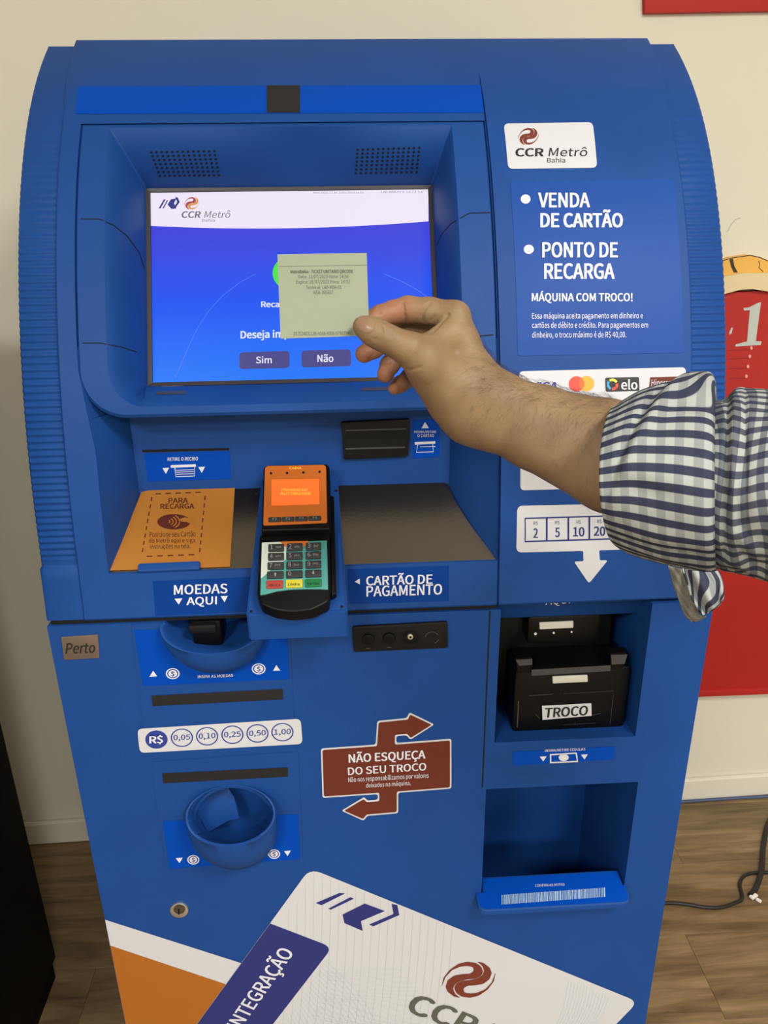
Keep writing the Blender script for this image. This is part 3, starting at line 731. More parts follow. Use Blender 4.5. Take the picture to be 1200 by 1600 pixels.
plate_with_hole('coin_return_plate', rpoly([(236,1190),(466,1174),(474,1350),(261,1366)], 4), holeL, .001, 'blue', kiosk)
# blue printed label round the coin slot
bb = [FRONT.hit(210, 983), FRONT.hit(449, 973), FRONT.hit(452, 1060), FRONT.hit(224, 1071)]
zl_ = float(bb[0][2])
cutp = [(p[0], 0, p[2]) for p in up_half[::-1] if p[2] < zl_]
lp = [tuple(bb[0])]+cutp+[(bb[1][0], 0, zl_), tuple(bb[2]), tuple(bb[3])]
st = decal('coin_slot_label', lp, FRONT, 'bright_blue', kiosk, .0016, world=True)
H2 = dict(h=.0022)
each('up_arrow', [[(234,1056),(246,1055),(240,1046.5)], [(427,1046.5),(438,1046),(432,1037.5)]], FRONT, 'print_white', st, .0022)
for (u, v) in ((270.5, 1051), (404.5, 1043.5)):
    multi('coin_symbol', [ring(u, v, 10.8, 2.0, 8.6), circ(u, v, 7, ry=5.6)], FRONT, 'print_white', st, .0022)
    tx('$', u-3, u+3, v-4.2, v+4.2, FRONT, 'mid_blue', st, h=.0026, bold=.02)
tx('INSIRA AS MOEDAS', 309.5, 364.5, 1053.5, 1058, FRONT, 'print_white', st, tilt=2, bold=.015, h=.0022)
# coin cups
def cup(name, cx, att, rim_, inn, arc0, arc1, closed, parent):
    # att: (z centre, x radius, z radius) on the door; rim_: (z centre, x r, z r, y at top, y at bottom); inn: deeper rings
    n = 44; A = np.linspace(arc0, arc1, n+1); rows = []
    def rim_pt(t, k=1.0, dy=0):
        s = math.sin(t); m_ = (1+s)/2 if closed else 1-abs(s)**.75
        return np.array([cx+rim_[1]*k*math.cos(t), rim_[4]+(rim_[3]-rim_[4])*m_+dy, rim_[0]+rim_[2]*k*s])
    for th in np.linspace(0, math.pi/2, 7):
        r = []
        for t in A:
            a_ = np.array([cx+att[1]*math.cos(t), -.001, att[0]+att[2]*math.sin(t)]); R_ = rim_pt(t)
            r.append((a_[0]+(R_[0]-a_[0])*(1-math.cos(th)), a_[1]+(R_[1]-a_[1])*math.sin(th), a_[2]+(R_[2]-a_[2])*(1-math.cos(th))))
        rows.append(r)
    for k, dy in ((.985, -.0008), (.96, -.0006), (.94, .002)): rows.append([tuple(rim_pt(t, k, dy)) for t in A])
    for (zc_, xr_, zr_, y_) in inn: rows.append([(cx+xr_*math.cos(t), y_, zc_+zr_*math.sin(t)) for t in A])
    V, F = loft(rows); k = len(V); F.append(tuple(range(k-(n+1), k-(1 if closed else 0))))
    return mesh(name, V, F, 'blue', parent, 50)
ZU = ZT-.001
cu = tag(cup('coin_cup', CUP_U[0], (ZU, .064, .0675), (ZU, .064, .0265, 0, -.031), [(ZU, .058, .034, .0), (ZU, .056, .036, .03), (ZU, .05, .03, .05)], 0, -math.pi, False, kiosk), 'half round coin slot cup')
ux0, ux1 = float(face(300, 990)[0]), float(face(345, 990)[0])
box('coin_chute', ux0, ux1, .002, .045, 1.008, ZT-.002, 'black', kiosk, .002)
box('coin_gate', ux0-.002, ux1-.004, -.006, .01, 1.032, ZT-.003, 'satin_black', kiosk, .002)
cl = tag(cup('coin_return_cup', CUP_L[0], (.737, CUP_A, CUP_B), (.7725, .0577, .0305, -.001, -.043), [(.752, .0525, .046, .0), (.745, .0515, .056, .02), (.742, .049, .055, .045), (.742, .02, .025, .05)], math.pi/2, math.pi/2-2*math.pi, True, kiosk), 'round coin return cup')
fp = [(304,1258),(372,1233),(376,1281),(330,1300)]
FL = Plane((0, .012, 0), (0, -1, .35)); 
bm = None
o = prism('coin_flap', [(303,1262),(318,1240),(355,1229),(366,1246),(374,1279),(356,1283),(325,1301)], Plane((0, .024, CUP_L[2]), (0, -1, .3)), -.003, .004, 'blue', kiosk, .001)
# black tape strips
decal('black_strip', [(237,1085.6),(442,1075),(442.5,1091.5),(239,1102)], FRONT, 'tape', kiosk, .0018)
decal('black_strip', [(254,1207),(450,1197.5),(450,1212),(255.5,1222.5)], FRONT, 'tape', kiosk, .0018)
# price strip
st = tag(decal('coin_value_sticker', rpoly([(215,1137.5),(470,1121.5),(473,1161),(219,1175)], 8), FRONT, 'white', kiosk, .0019), 'white strip sticker of coin values')
decal('currency_disc', circ(245, 1153.8, 17.4, ry=14.2), FRONT, 'visa', st, .0022)
tx('R$', 234, 255.5, 1147, 1161.5, FRONT, 'print_white', st, tilt=1, bold=.03, h=.0026)
for (u, v), s_ in zip(((284.7,1151), (324,1148.8), (363.5,1146.3), (402.5,1144.3), (441.5,1142.3)), ('0,05', '0,10', '0,25', '0,50', '1,00')):
    multi('value_ring', [ring(u, v, 17.4, 2, 14.4)], FRONT, 'visa', st, .0022)
    tx(s_, u-13, u+13, v-4.5, v+5.8, FRONT, 'visa', st, tilt=1.2, bold=.012, h=.0024)
st = decal('coin_return_label', [(255.5,1282),(466,1271),(469,1341),(265,1356)], FRONT, 'bright_blue', kiosk, .0016, holes=[[(*q,) for q in [(362+76*math.cos(a), 1292+59*math.sin(a)) for a in np.linspace(0, 2*math.pi, 36, endpoint=False) if 1292+59*math.sin(a) > 1290]]] if False else ())
# cut the label where the cup opens by building it as two wings
bpy.data.objects.remove(st)
zc = CUP_L[2]
def wing(pts_): return decal('coin_return_label', pts_, FRONT, 'bright_blue', kiosk, .0016, world=True)
q0, q1, q2, q3 = [FRONT.hit(*p) for p in ((255.5,1282), (466,1271), (469,1341), (265,1356))]
RR, RZ = CUP_A-.001, CUP_B-.001
lab = [tuple(q0)]
az = math.asin(max(-1, min(1, (q0[2]-zc)/RZ))); az1 = math.asin(max(-1, min(1, (q1[2]-zc)/RZ)))
for a in np.linspace(math.pi-az, 2*math.pi+az1, 24): lab.append((CUP_L[0]+RR*math.cos(a), 0, zc+RZ*math.sin(a)))
lab += [tuple(q1), tuple(q2), tuple(q3)]
if min(p[2] for p in lab[1:-3]) < max(q2[2], q3[2]):
    # cup reaches below the label: two separate wings
    zb_ = lambda x: q3[2]+(q2[2]-q3[2])*(x-q3[0])/(q2[0]-q3[0])
    arcp = [(CUP_L[0]+RR*math.cos(a), 0, zc+RZ*math.sin(a)) for a in np.linspace(math.pi-az, 2*math.pi+az1, 60)]
    left = [p for p in arcp if p[0] < CUP_L[0] and p[2] > zb_(p[0])]; right = [p for p in arcp if p[0] > CUP_L[0] and p[2] > zb_(p[0])]
    st = wing([tuple(q0)]+left+[(left[-1][0], 0, zb_(left[-1][0])), tuple(q3)])
    st2 = wing([(right[0][0], 0, zb_(right[0][0]))]+right+[tuple(q1), tuple(q2)])
else:
    st = st2 = wing(lab)
multi('down_arrow', [[(275,1339),(286,1338),(281,1346.5)]], FRONT, 'print_white', st, .0022)
multi('down_arrow', [[(444,1328),(454.5,1327),(449.5,1335.5)]], FRONT, 'print_white', st2, .0022)
for (u, v, s__) in ((302.5, 1341.5, st), (428.5, 1332.5, st2)):
    multi('coin_symbol', [ring(u, v, 9.4, 1.8, 7.4), circ(u, v, 6, ry=4.8)], FRONT, 'print_white', s__, .0022)
    tx('$', u-2.5, u+2.5, v-3.6, v+3.6, FRONT, 'mid_blue', s__, h=.0026, bold=.02)
# jack panel
jp = tag(prism('jack_panel', rpoly([(550.7,980),(699.5,972),(700,1013),(552.5,1019.5)], 4), FRONT, 0, .004, 'satin_black', kiosk, .0012), 'black control strip with buttons and a headphone jack')
JF = FRONT.up(.004)
def disc(name, u, v, r, h0, h1, m, parent, surf, ry=None, bev=.001):
    return prism(name, circ(u, v, r, 24, ry=ry or r*.84), surf, h0, h1, m, parent, bev, at=h0)
for u, v in ((575, 998.3), (608, 996.5)):
    disc('button', u, v, 9.8, 0, .003, 'black', jp, JF); multi('button_mark', [circ(u, v+14.5, 4, 8, ry=.7)], JF, 'grey_edge', jp, .0004)
multi('jack_rim', [ring(641.5, 996, 13, 3.5, 10.5)], JF, 'black', jp, .0006)
disc('jack_socket', 641, 994, 4.4, 0, .002, 'chrome', jp, JF, ry=4.2, bev=.0005); decal('jack_hole', circ(641.2, 994.3, 1.8, 10), JF, 'void', jp, .0024)
multi('headphone_symbol', [circ(675, 996, 11.5, 12, math.radians(185), math.radians(330), 9.5)+circ(675, 996, 10, 12, math.radians(185), math.radians(330), 8.3)[::-1], circ(675, 996, 11.5, 6, math.radians(20), math.radians(70), 9.5)+circ(675, 996, 10, 6, math.radians(20), math.radians(70), 8.3)[::-1]], JF, 'grey_edge', jp, .0006)
# brown arrow sticker
ar = [(502.7,1170),(588,1164),(590.5,1127),(636.5,1122.5),(640,1114),(676.5,1131.5),(641,1154),(636,1147),(618,1148.5),(618,1161.5),(704,1155),(704,1230.5),(621,1237),(621,1269),(573,1273),(568,1280.5),(535.5,1266),(569,1246),(573,1251.5),(591.5,1250),(591.5,1239),(505,1245)]
def inflate(p, d):
    out = []; n = len(p)
    for i in range(n):
        a, b, c = [np.array(p[k], float) for k in (i-1, i, (i+1) % n)]
        t1 = (b-a)/np.linalg.norm(b-a); t2 = (c-b)/np.linalg.norm(c-b); n1 = np.array([t1[1], -t1[0]]); n2 = np.array([t2[1], -t2[0]])
        mm = n1+n2; mm /= max(np.linalg.norm(mm), 1e-6); out.append(tuple(b+mm*d/max(.55, mm@n1)))
    return out
st = tag(decal('change_reminder_sticker', rpoly(inflate(ar, 1.2), 4), FRONT, 'white', kiosk, .0007), 'brown double arrow sticker edged in white')
decal('brown_face', rpoly(inflate(ar, -1.2), 3), FRONT, 'brown', st, .0011)
B = dict(h=.0015)
text('NÃO ESQUEÇA', (545, 1195), (664.5, 1188.3), (544.3, 1174), FRONT, 'print_white', st, bold=.022, **B)
text('DO SEU TROCO', (544, 1210), (666, 1202.5), (543.3, 1198), FRONT, 'print_white', st, bold=.022, **B)
text('Não nos responsabilizamos por valores', (544.5, 1223), (669.5, 1216), (544, 1213), FRONT, 'print_white', st, **B)
text('deixados na máquina.', (572, 1231.5), (641.5, 1227.5), (571.8, 1221.5), FRONT, 'print_white', st, **B)
# lock
lk = disc('lock', 280.4, 1420.5, 14.5, 0, .003, 'chrome', kiosk, FRONT, ry=11.3)
disc('lock_core', 280.4, 1420, 9, .003, .0045, 'steel', lk, FRONT, ry=7, bev=.0005)
decal('keyhole', [(279.3,1416.5),(281.7,1416.5),(281.7,1424.5),(279.3,1424.5)], FRONT, 'void', lk, .005)

# ---- banknote recess and unit
open_box('banknote_recess', nx0, nx1, .012, .17, nz0, ZT+.02, 'blue', kiosk)
st = Plane((0, .085, 0), (0, -1, 0)); 
mesh('recess_header', [(nx0, .02, 1.0515), (nx1, .02, 1.0515), (nx1, .047, 1.008), (nx0, .047, 1.008)], [(0,1,2,3)], 'blue', kiosk)
HP = Plane((0, .02, 1.0515), (0, -.0435, -.027))
pa = HP.hit(850, 946); 
text('· AQUI ·', (838, 948), (906, 943.5), (838, 933), HP, 'print_white', kiosk, bold=.01, h=.0008)
bu = empty('banknote_unit', (.25, .1, .9)); bu.parent = kiosk; bu.location = Vector((.25, .1, .9))-kiosk.location
tag(bu, 'black banknote acceptor with a label')
def dp(u, v, y): return Plane((0, y, 0), (0, -1, 0)).hit(u, v)
def fbox(name, u0, v0, u1, v1, yf, yb, m, parent, bev=.002):
    p, q = dp(u0, v0, yf), dp(u1, v1, yf); return box(name, p[0], q[0], yf, yb, q[2], p[2], m, parent, bev)
b0 = dp(786, 963, .075)
box('back_housing', nx0+.0015, nx1-.018, .075, .165, nz0+.012, float(b0[2]), 'black', bu, .003)
fbox('entry_hood', 826, 964, 935, 1003, .045, .08, 'black', bu, .004)
fbox('tray_body', 805, 1048, 976, 1138, .02, .09, 'black', bu, .006)
# raised corners and lip of the tray
TF = Plane((0, .02, 0), (0, -1, 0))
for q in ([(805,1028.5),(831,1027.5),(832,1052),(809,1053)], [(953,1021.5),(980,1020),(973,1046),(954,1047)]):
    prism('tray_corner', q, TF, -.014, 0, 'black', bu, .0015)
each('worn_edge', [[(805,1029.5),(831,1028),(831,1037),(811,1039)], [(954,1022),(979.5,1021),(975,1036),(955,1037)], [(830,1045),(953,1038),(953,1047),(830,1054.5)]], TF, 'grey_edge', bu, .0022)
multi('scratch', [stroke([(826,1086.5),(864,1084)], .9), stroke([(880,1083.5),(958,1079)], .6), stroke([(810,1095),(808,1136)], 1.6), stroke([(958,1085),(953,1130)], .7), stroke([(836,1115),(843,1122)], .8), stroke([(925,1117),(938,1114)], .7), stroke([(898,1127),(898,1132)], .8), stroke([(880,1132),(930,1129)], .5)], TF, 'grey_edge', bu, .0008, kind='stuff')
prism('light_strip', rpoly([(863.5,1057.5),(918,1055),(918.5,1065.5),(864,1068)], 1), TF, 0, .0015, 'light_strip', bu, .0004)
E1 = Plane((0, .045, 0), (0, -1, 0))
prism('light_strip', rpoly([(843,973),(896,970.5),(896,981),(843.5,983.5)], 1), E1, 0, .0015, 'light_strip', bu, .0004)
each('indicator', [circ(836.5, 990, 2.2, 10), circ(865, 988.5, 1.8, 10), circ(893, 987, 1.5, 10)], E1, 'light_strip', bu, .0006)
lb = tag(decal('change_label', [(846.5,1102),(923.5,1098),(924,1117.5),(847.5,1124)], TF, 'white', bu, .0012), 'white paper label with black lettering')
tx('TROCO', 851, 918, 1105, 1120.5, TF, 'ink', bu, tilt=4, bold=.03, shear=.08, h=.0018)
st = decal('bill_label', [(801,1174.5),(960,1166),(959,1186),(801,1196)], FRONT, 'bright_blue', kiosk)
tx('INSIRA/RETIRE CEDULAS', 851, 914, 1170, 1175, FRONT, 'print_white', st, tilt=2.5, bold=.01)
multi('bill_symbol', [[(843,1181.5),(854,1181),(848.5,1189)], [(907.5,1178.5),(918,1178),(913,1186)], [[(859,1177.5),(901,1175),(903,1190),(859,1192)], [(861,1179.5),(899,1177),(901,1188),(861,1190)]], circ(880.5, 1183, 8, 14, ry=5.5)], FRONT, 'print_white', st)

# ---- lower recess with its tray
rzf = .600; yb1 = .19; zlow = .40
V = [(rx0, .012, rz1), (rx1, .012, rz1), (rx1, yb1, rz1), (rx0, yb1, rz1), (rx0, .012, zlow), (rx1, .012, zlow), (rx1, yb1, zlow), (rx0, yb1, zlow)]
mesh('pickup_recess', V, [(0,1,2,3), (2,6,7,3), (1,5,6,2), (0,3,7,4), (4,5,6,7)], 'blue', kiosk)
SL = math.radians(12)
LIP = Plane((0, 0, rzf-.008), (0, -math.sin(SL), math.cos(SL)))
p_ = [LIP.hit(*q) for q in ((748,1424), (981,1411))]
ly0 = float((p_[0][1]+p_[1][1])/2)
tz = lambda yv: rzf-.008+yv*math.tan(SL)
lo = rpoly([(rx0-.008, ly0), (rx1+.002, ly0), (rx1+.002, .0), (rx1-.002, .0), (rx1-.002, .022), (rx0+.002, .022), (rx0+.002, 0), (rx0-.008, 0)], [.014, .014, 0, 0, 0, 0, 0, 0])
tr = tag(prism_w('pickup_tray', [np.array((x, y, tz(y))) for x, y in lo], [np.array((x, y, tz(y)-.008)) for x, y in lo], 'blue', kiosk, .0015), 'sloping tray that juts out under the recess')
lo2 = rpoly([(rx0-.006, ly0+.002), (rx1, ly0+.002), (rx1, -.001), (rx1-.004, -.001), (rx1-.004, .0195), (rx0+.004, .0195), (rx0+.004, -.001), (rx0-.006, -.001)], [.013, .013, 0, 0, 0, 0, 0, 0])
ts = decal('tray_label', [np.array((x, y, tz(y))) for x, y in lo2], LIP, 'bright_blue', tr, .0006, world=True)
bars = []; u = 783.5
while u < 945:
    wd = random.choice((.7, .9, 1.1, 1.8)); t = (u-783.5)/161.5
    y0_ = 1399-t*11.5; y1_ = 1414-t*12; bars.append([(u, y0_), (u+wd, y0_-.1), (u+wd+.4, y1_-.1), (u+.4, y1_)]); u += wd+random.choice((.9, 1.2, 1.5))
multi('barcode_print', bars, LIP, 'thin_blue', tr, .0011, kind='stuff')
tx('CONFIRA AS NOTAS', 836, 882, 1382.5, 1386.5, LIP, 'print_white', tr, tilt=2, h=.0011)

# ---- big printed card, white and orange stripes at the bottom of the door
A_ = face(510, 1366.5); B_ = face(988, 1561); D_ = face(312, 1592); E_ = face(472, 1373)
tX = (B_-A_)/np.linalg.norm(B_-A_); tY = (D_-E_)/np.linalg.norm(D_-E_); tY = tY-tX*(tX@tY); tY /= np.linalg.norm(tY)
# corner: intersection of the two edges
s_ = np.linalg.solve(np.array([[tX[0], -tY[0]], [tX[2], -tY[2]]]), np.array([E_[0]-A_[0], E_[2]-A_[2]]))
CO = A_+tX*s_[0]
cw = float((face(993, 1566)-CO)@tX)+.002; ch = cw*.63
cp = lambda a, b: CO+tX*a+tY*b
def cpoly(pts_, r): return [tuple(cp(a, b)) for a, b in rpoly(pts_, r)]
wst = [face(163.5,1436.5), face(372,1503)]; od = [face(174,1477.5), face(346,1535)]
d1 = (wst[1]-wst[0])/np.linalg.norm(wst[1]-wst[0])
def toX(P, d, x): return P+d*((x-P[0])/d[0])
d2 = (od[1]-od[0])/np.linalg.norm(od[1]-od[0])
xL, xR = -KX+.0005, -.10
decal('white_stripe', [toX(wst[0], d1, xL), toX(wst[0], d1, xR), toX(od[0], d2, xR), toX(od[0], d2, xL)], FRONT, 'white', kiosk, .0004, world=True)
zz_ = .08
decal('orange_stripe', [toX(od[0], d2, xL), toX(od[0], d2, xR), (xR, 0, zz_), (xL, 0, zz_)], FRONT, 'orange_paint', kiosk, .0004, world=True)
card = tag(decal('printed_card', cpoly([(0,0), (cw,0), (cw,ch), (0,ch)], .018), FRONT, 'white', kiosk, .0008, world=True), 'large white transport card picture printed on the door')
def cl(u, v): P = face(u, v)-CO; return float(P@tX), float(P@tY)
g6 = lambda x, y: (140+x/2.222, 1340+y/2.222)
b1 = cl(*g6(627, 228)); b2 = cl(*g6(820, 330))
tabw = cl(*g6(815, 345))[0]; taby = (cl(*g6(627, 228))[1]+cl(*g6(740, 268))[1])/2
decal('blue_tab', cpoly([(0.0002, taby), (tabw, taby), (tabw, ch), (.0002, ch)], [0, .016, 0, .017]), FRONT, 'navy', card, .0011, world=True)
t0, t1, t2 = g6(534, 592), g6(722, 338), g6(452, 560)
text('INTEGRAÇÃO', g6(537, 602), g6(727, 334), g6(462, 570), FRONT, 'print_white', card, bold=.015, h=.0015)
klogo(lambda x, y: g6(x, y), FRONT, 'navy', card, .0013)
swirl(732, 1529.5, 42, 29, FRONT, 'logo_brown', card, .0015)
text('CCR', (634, 1579), (736, 1618), (648, 1549), FRONT, 'grey_ink', card, bold=.03, shear=.1, h=.0015)
text('Metrô', (752, 1624), (862, 1667), (768, 1592), FRONT, 'grey_ink', card, shear=.15, h=.0015)
lines = []; 
def cstroke(pts_, wd):
    return [tuple(cp(a, b)) for a, b in stroke(pts_, wd)]
bm = bmesh.new()
def add_lines(name, ls, m):
    bm = bmesh.new()
    for l in ls:
        b = flat_bm([l], FRONT, .00105); t = bpy.data.meshes.new('t'); b.to_mesh(t); b.free(); bm.from_mesh(t); bpy.data.meshes.remove(t)
    me = bpy.data.meshes.new(name); bm.to_mesh(me); bm.free(); tag(link(name, me, m, card), kind='stuff')
ls = []
for k in range(26):
    x0 = -.10+k*.0135; pts_ = [(min(max(x0+.42*t*.55, .003), cw-.003), .004+(ch*.72)*t) for t in np.linspace(0, 1, 9)]
    pts_ = [(x0+t*.17-.02*t*t, .004+ch*.8*t) for t in np.linspace(0, 1, 16)]
    pts_ = [p for p in pts_ if tabw+.002 < p[0] < cw-.004 or (p[1] < taby-.002 and .004 < p[0] < cw-.004)]
    if len(pts_) > 2: ls.append(cstroke(pts_, .0005))
add_lines('guilloche_lines', ls, 'thin_line')
ls = []
w0 = np.array(cl(513, 1488)); 
for k in range(20):                                   # fan of curves leaving the tab
    e0 = np.array(cl(508-k*3.2, 1500+k*5)); e1 = np.array(cl(588-k*6, 1600+k*2.5)); mid = (e0+e1)/2+np.array([.012-.001*k, -.012+.0006*k])
    pts_ = [tuple((1-t)**2*e0+2*t*(1-t)*mid+t*t*e1) for t in np.linspace(0, 1, 10)]
    pts_ = [p for p in pts_ if p[0] > tabw+.001 and p[1] < ch-.005]
    if len(pts_) > 2: ls.append(cstroke(pts_, .00045))
for k in range(16):
    e0 = np.array(cl(520-k*2.2, 1512+k*5)); e1 = np.array(cl(640+k*4, 1516+k*9))
    pts_ = [tuple(e0+(e1-e0)*t+np.array([0, .004*math.sin(t*7+k)])) for t in np.linspace(0, 1, 12)]
    pts_ = [p for p in pts_ if p[0] > tabw+.001 and p[1] < ch-.005]
    if len(pts_) > 2: ls.append(cstroke(pts_, .0003))
for k in range(14):
    pts_ = [(cw*.80+.0035*k+.05*math.sin(t*2.6+.05*k)-.03*t, .03+.18*t) for t in np.linspace(-.1, 1, 12)]
    pts_ = [p for p in pts_ if p[1] > .004 and p[0] < cw-.005]
    if len(pts_) > 2: ls.append(cstroke(pts_, .00045))
add_lines('guilloche_waves', ls, 'thin_blue')

#@@PART2

# ------------------------------------------------------------------ card terminal on the shelf
term = empty('card_terminal', tuple(SHELF.hit(460, 860)))
tag(term, 'small card payment terminal with orange display and keypad on the blue shelf', 'card terminal')
g2 = lambda x, y: (380+x/5.928, 710+y/5.928)
G2 = lambda l: [g2(*p) for p in l]
MT['term_orange'] = mat('orange_terminal_face', (186, 100, 40), .45, spec=.2); MT['term_screen'] = mat('lit_orange_terminal_screen', (255, 98, 40), .3, emit=.62)
MT['term_text'] = mat('yellow_screen_text', (255, 196, 70), .3, emit=.5)
MT['key_red'] = mat('red_key', (160, 58, 52), .45); MT['key_yellow'] = mat('yellow_key', (192, 184, 52), .45); MT['key_green'] = mat('green_key', (24, 112, 60), .45)
MT['key_dark'] = mat('dark_grey_key', (44, 46, 48), .5); MT['face_white'] = mat('pale_keypad_print', (188, 196, 188), .45); MT['legend'] = mat('grey_key_legend', (140, 142, 144), .5)
prism('body', rpoly(G2([(150,745),(800,725),(812,1240),(790,1365),(640,1440),(450,1462),(290,1440),(165,1385),(128,1290)]), [3,3,0,4,6,8,6,4,0]), SHELF, .001, .019, 'black', term, .0025, 3)
prism('card_rail', rpoly(G2([(800,372),(840,390),(862,1285),(815,1310)]), 1.5), SHELF, .001, .010, 'black', term, .001)
prism('hinge', G2([(170,690),(800,668),(798,760),(165,778)]), SHELF, .001, .017, 'satin_black', term, .002)
prism('display_housing', rpoly(G2([(188,98),(800,86),(806,690),(168,706)]), [8,8,2,2]), SHELF, .001, .030, 'black', term, .002, 3)
D_P = SHELF.up(.030); K_P = SHELF.up(.019)
fo_ = decal('display_face', rpoly(G2([(203,112),(767,100),(778,640),(186,664)]), [6,6,3,3]), D_P, 'term_orange', term, .0008)
dsp = prism('terminal_display', G2([(262,235),(702,228),(706,458),(262,472)]), D_P, 0, .0012, 'term_screen', term)
tx('TRANSACAO', *[c for p in (g2(350, 0)[0], g2(595, 0)[0], g2(0, 326)[1], g2(0, 348)[1]) for c in (p,)], D_P, 'term_text', dsp, h=.0018)
tx('AUTORIZADA', g2(345, 0)[0], g2(628, 0)[0], g2(0, 357)[1], g2(0, 384)[1], D_P, 'term_text', dsp, h=.0018)
tx('CAIXA', g2(428, 0)[0], g2(540, 0)[0], g2(0, 122)[1], g2(0, 142)[1], D_P, 'term_text', fo_, h=.0012)
for q in ((258,181), (407,178), (558,173), (708,167)): decal('indicator_light', circ(*g2(*q), 2, 12), D_P, 'void', term, .0012)
for k in range(4):
    x0 = 232+k*124; y0 = 582-k*4
    ky = prism('function_key', rpoly(G2([(x0,y0),(x0+118,y0-4),(x0+118,y0+38),(x0,y0+42)]), 2), D_P, 0, .0022, 'key_dark', term, .0006)
    tx('F%d' % (k+1), g2(x0+40, 0)[0], g2(x0+80, 0)[0], g2(0, y0+8)[1], g2(0, y0+28)[1], D_P.up(.0022), 'legend', ky, h=.0005)
kf = prism('keypad_face', G2([(172,818),(775,796),(786,1250),(700,1244),(560,1245),(430,1250),(310,1265),(210,1292),(158,1300)]), K_P, 0, .0016, 'teal', term, .0004)
KF = K_P.up(.0016)
decal('pale_patch', G2([(174,818),(345,811),(398,862),(396,975),(250,1078),(215,1110),(163,1152)]), KF, 'face_white', kf, .0003)
decal('orange_patch', G2([(340,811),(606,802),(575,850),(470,880),(385,850)]), KF, 'term_orange', kf, .0005)
colx = [((232, 378), (405, 550), (580, 722)), ((230, 377), (402, 550), (578, 722)), ((225, 376), (400, 550), (577, 722)), ((220, 374), (398, 550), (575, 724)), ((215, 368), (393, 550), (574, 726))]
rowy = [(830, 898), (912, 980), (997, 1065), (1082, 1148), (1166, 1238)]
names = [('1', '2', '3'), ('4', '5', '6'), ('7', '8', '9'), ('↑', '0', '↓'), ('ANULA', 'LIMPA', 'ENTRA')]
sub_ = {'1': 'qz', '2': 'abc', '3': 'def', '4': 'ghi', '5': 'jkl', '6': 'mno', '7': 'prs', '8': 'tuv', '9': 'wxy'}
for r in range(5):
    for c in range(3):
        (x0, x1), (y0, y1) = colx[r][c], rowy[r]; dy = -c*7
        m_ = 'key_dark' if r < 4 else ('key_red', 'key_yellow', 'key_green')[c]
        ky = prism('key', rpoly(G2([(x0,y0+dy),(x1,y0+dy-5),(x1,y1+dy-5),(x0,y1+dy)]), 1.6), KF, 0, .0022, m_, term, .0006)
        s_ = names[r][c]; T1 = lambda a, b, e, f_, t_, mm: tx(t_, g2(a, 0)[0], g2(b, 0)[0], g2(0, e)[1], g2(0, f_)[1], KF.up(.0022), mm, ky, h=.0005)
        if r < 3:
            T1(x0+18, x0+44, y0+dy+12, y0+dy+50, s_, 'legend'); T1(x0+70, x0+118, y0+dy+22, y0+dy+42, sub_[s_], 'legend')
        elif r == 3 and s_ == '0': T1(x0+18, x0+48, y0+dy+12, y0+dy+50, s_, 'legend')
        elif r == 3:
            cx_ = (x0+x1)/2; cy_ = y0+dy+30; d_ = 1 if s_ == '↑' else -1
            decal('key_legend', G2([(cx_-14, cy_), (cx_, cy_-16*d_), (cx_+14, cy_), (cx_+5, cy_), (cx_+5, cy_+18*d_), (cx_-5, cy_+18*d_), (cx_-5, cy_)]), KF.up(.0022), 'legend', ky, .0005)
        else: T1(x0+22, x1-22, y0+dy+36, y0+dy+60, s_, 'ink')

# ------------------------------------------------------------------ things by the wall
G3 = lambda x, y: (1020+x/2.857, 900+y/2.857)
W = WALL
def wpx(u, v, d=0): return WALL.up(d).hit(u, v)
rp = empty('wall_poster', tuple(wpx(1180, 770))); tag(rp, 'red printed board with a white numeral fixed to the cream wall beside the machine', 'board')
prism('red_board', [(1052,461),(1330,448),(1330,1072),(1052,1082)], WALL, 0, .018, 'red', rp, .0015)
prism('bottom_lip', [(1052,1081),(1330,1070),(1330,1080),(1052,1091)], WALL, 0, .026, 'red', rp, .002)
RB = WALL.up(.018)
G8 = lambda x, y: (1000+x/4.705, 280+y/4.705)
decal('numeral', rpoly([G8(888,904), G8(850,1190), G8(893,1191), G8(886,1218), G8(698,1230), G8(702,1214), G8(785,1192), G8(806,962), G8(764,966), G8(758,946), G8(800,942), G8(868,908)], [1,.6,1,1,1,.6,.6,.6,1,1,.6,1]), RB, 'face_white', rp, .0008)
MT['skin_yellow'] = mat('amber_poster_print', (232, 178, 84), .5); MT['beige'] = mat('beige_poster_print', (222, 204, 160), .55); MT['dark_band'] = mat('dark_poster_print', (52, 48, 30), .55); MT['pink_dot'] = mat('pale_pink_print', (232, 160, 158), .5)
decal('comma_mark', [G8(655,1125), G8(672,1090), G8(682,1092), G8(672,1135), G8(655,1142)], RB, 'face_white', rp, .0006)
for k, (x, y) in enumerate(((818,1240), (806,1302), (793,1376), (781,1448))):
    decal('rule_line', stroke([G8(655, y+18), G8(x-10, y+12)], 1.2), RB, 'red_dark', rp, .0006)
    decal('rule_dot', circ(*G8(x, y), 2, 10, ry=3), RB, 'pink_dot', rp, .0008)
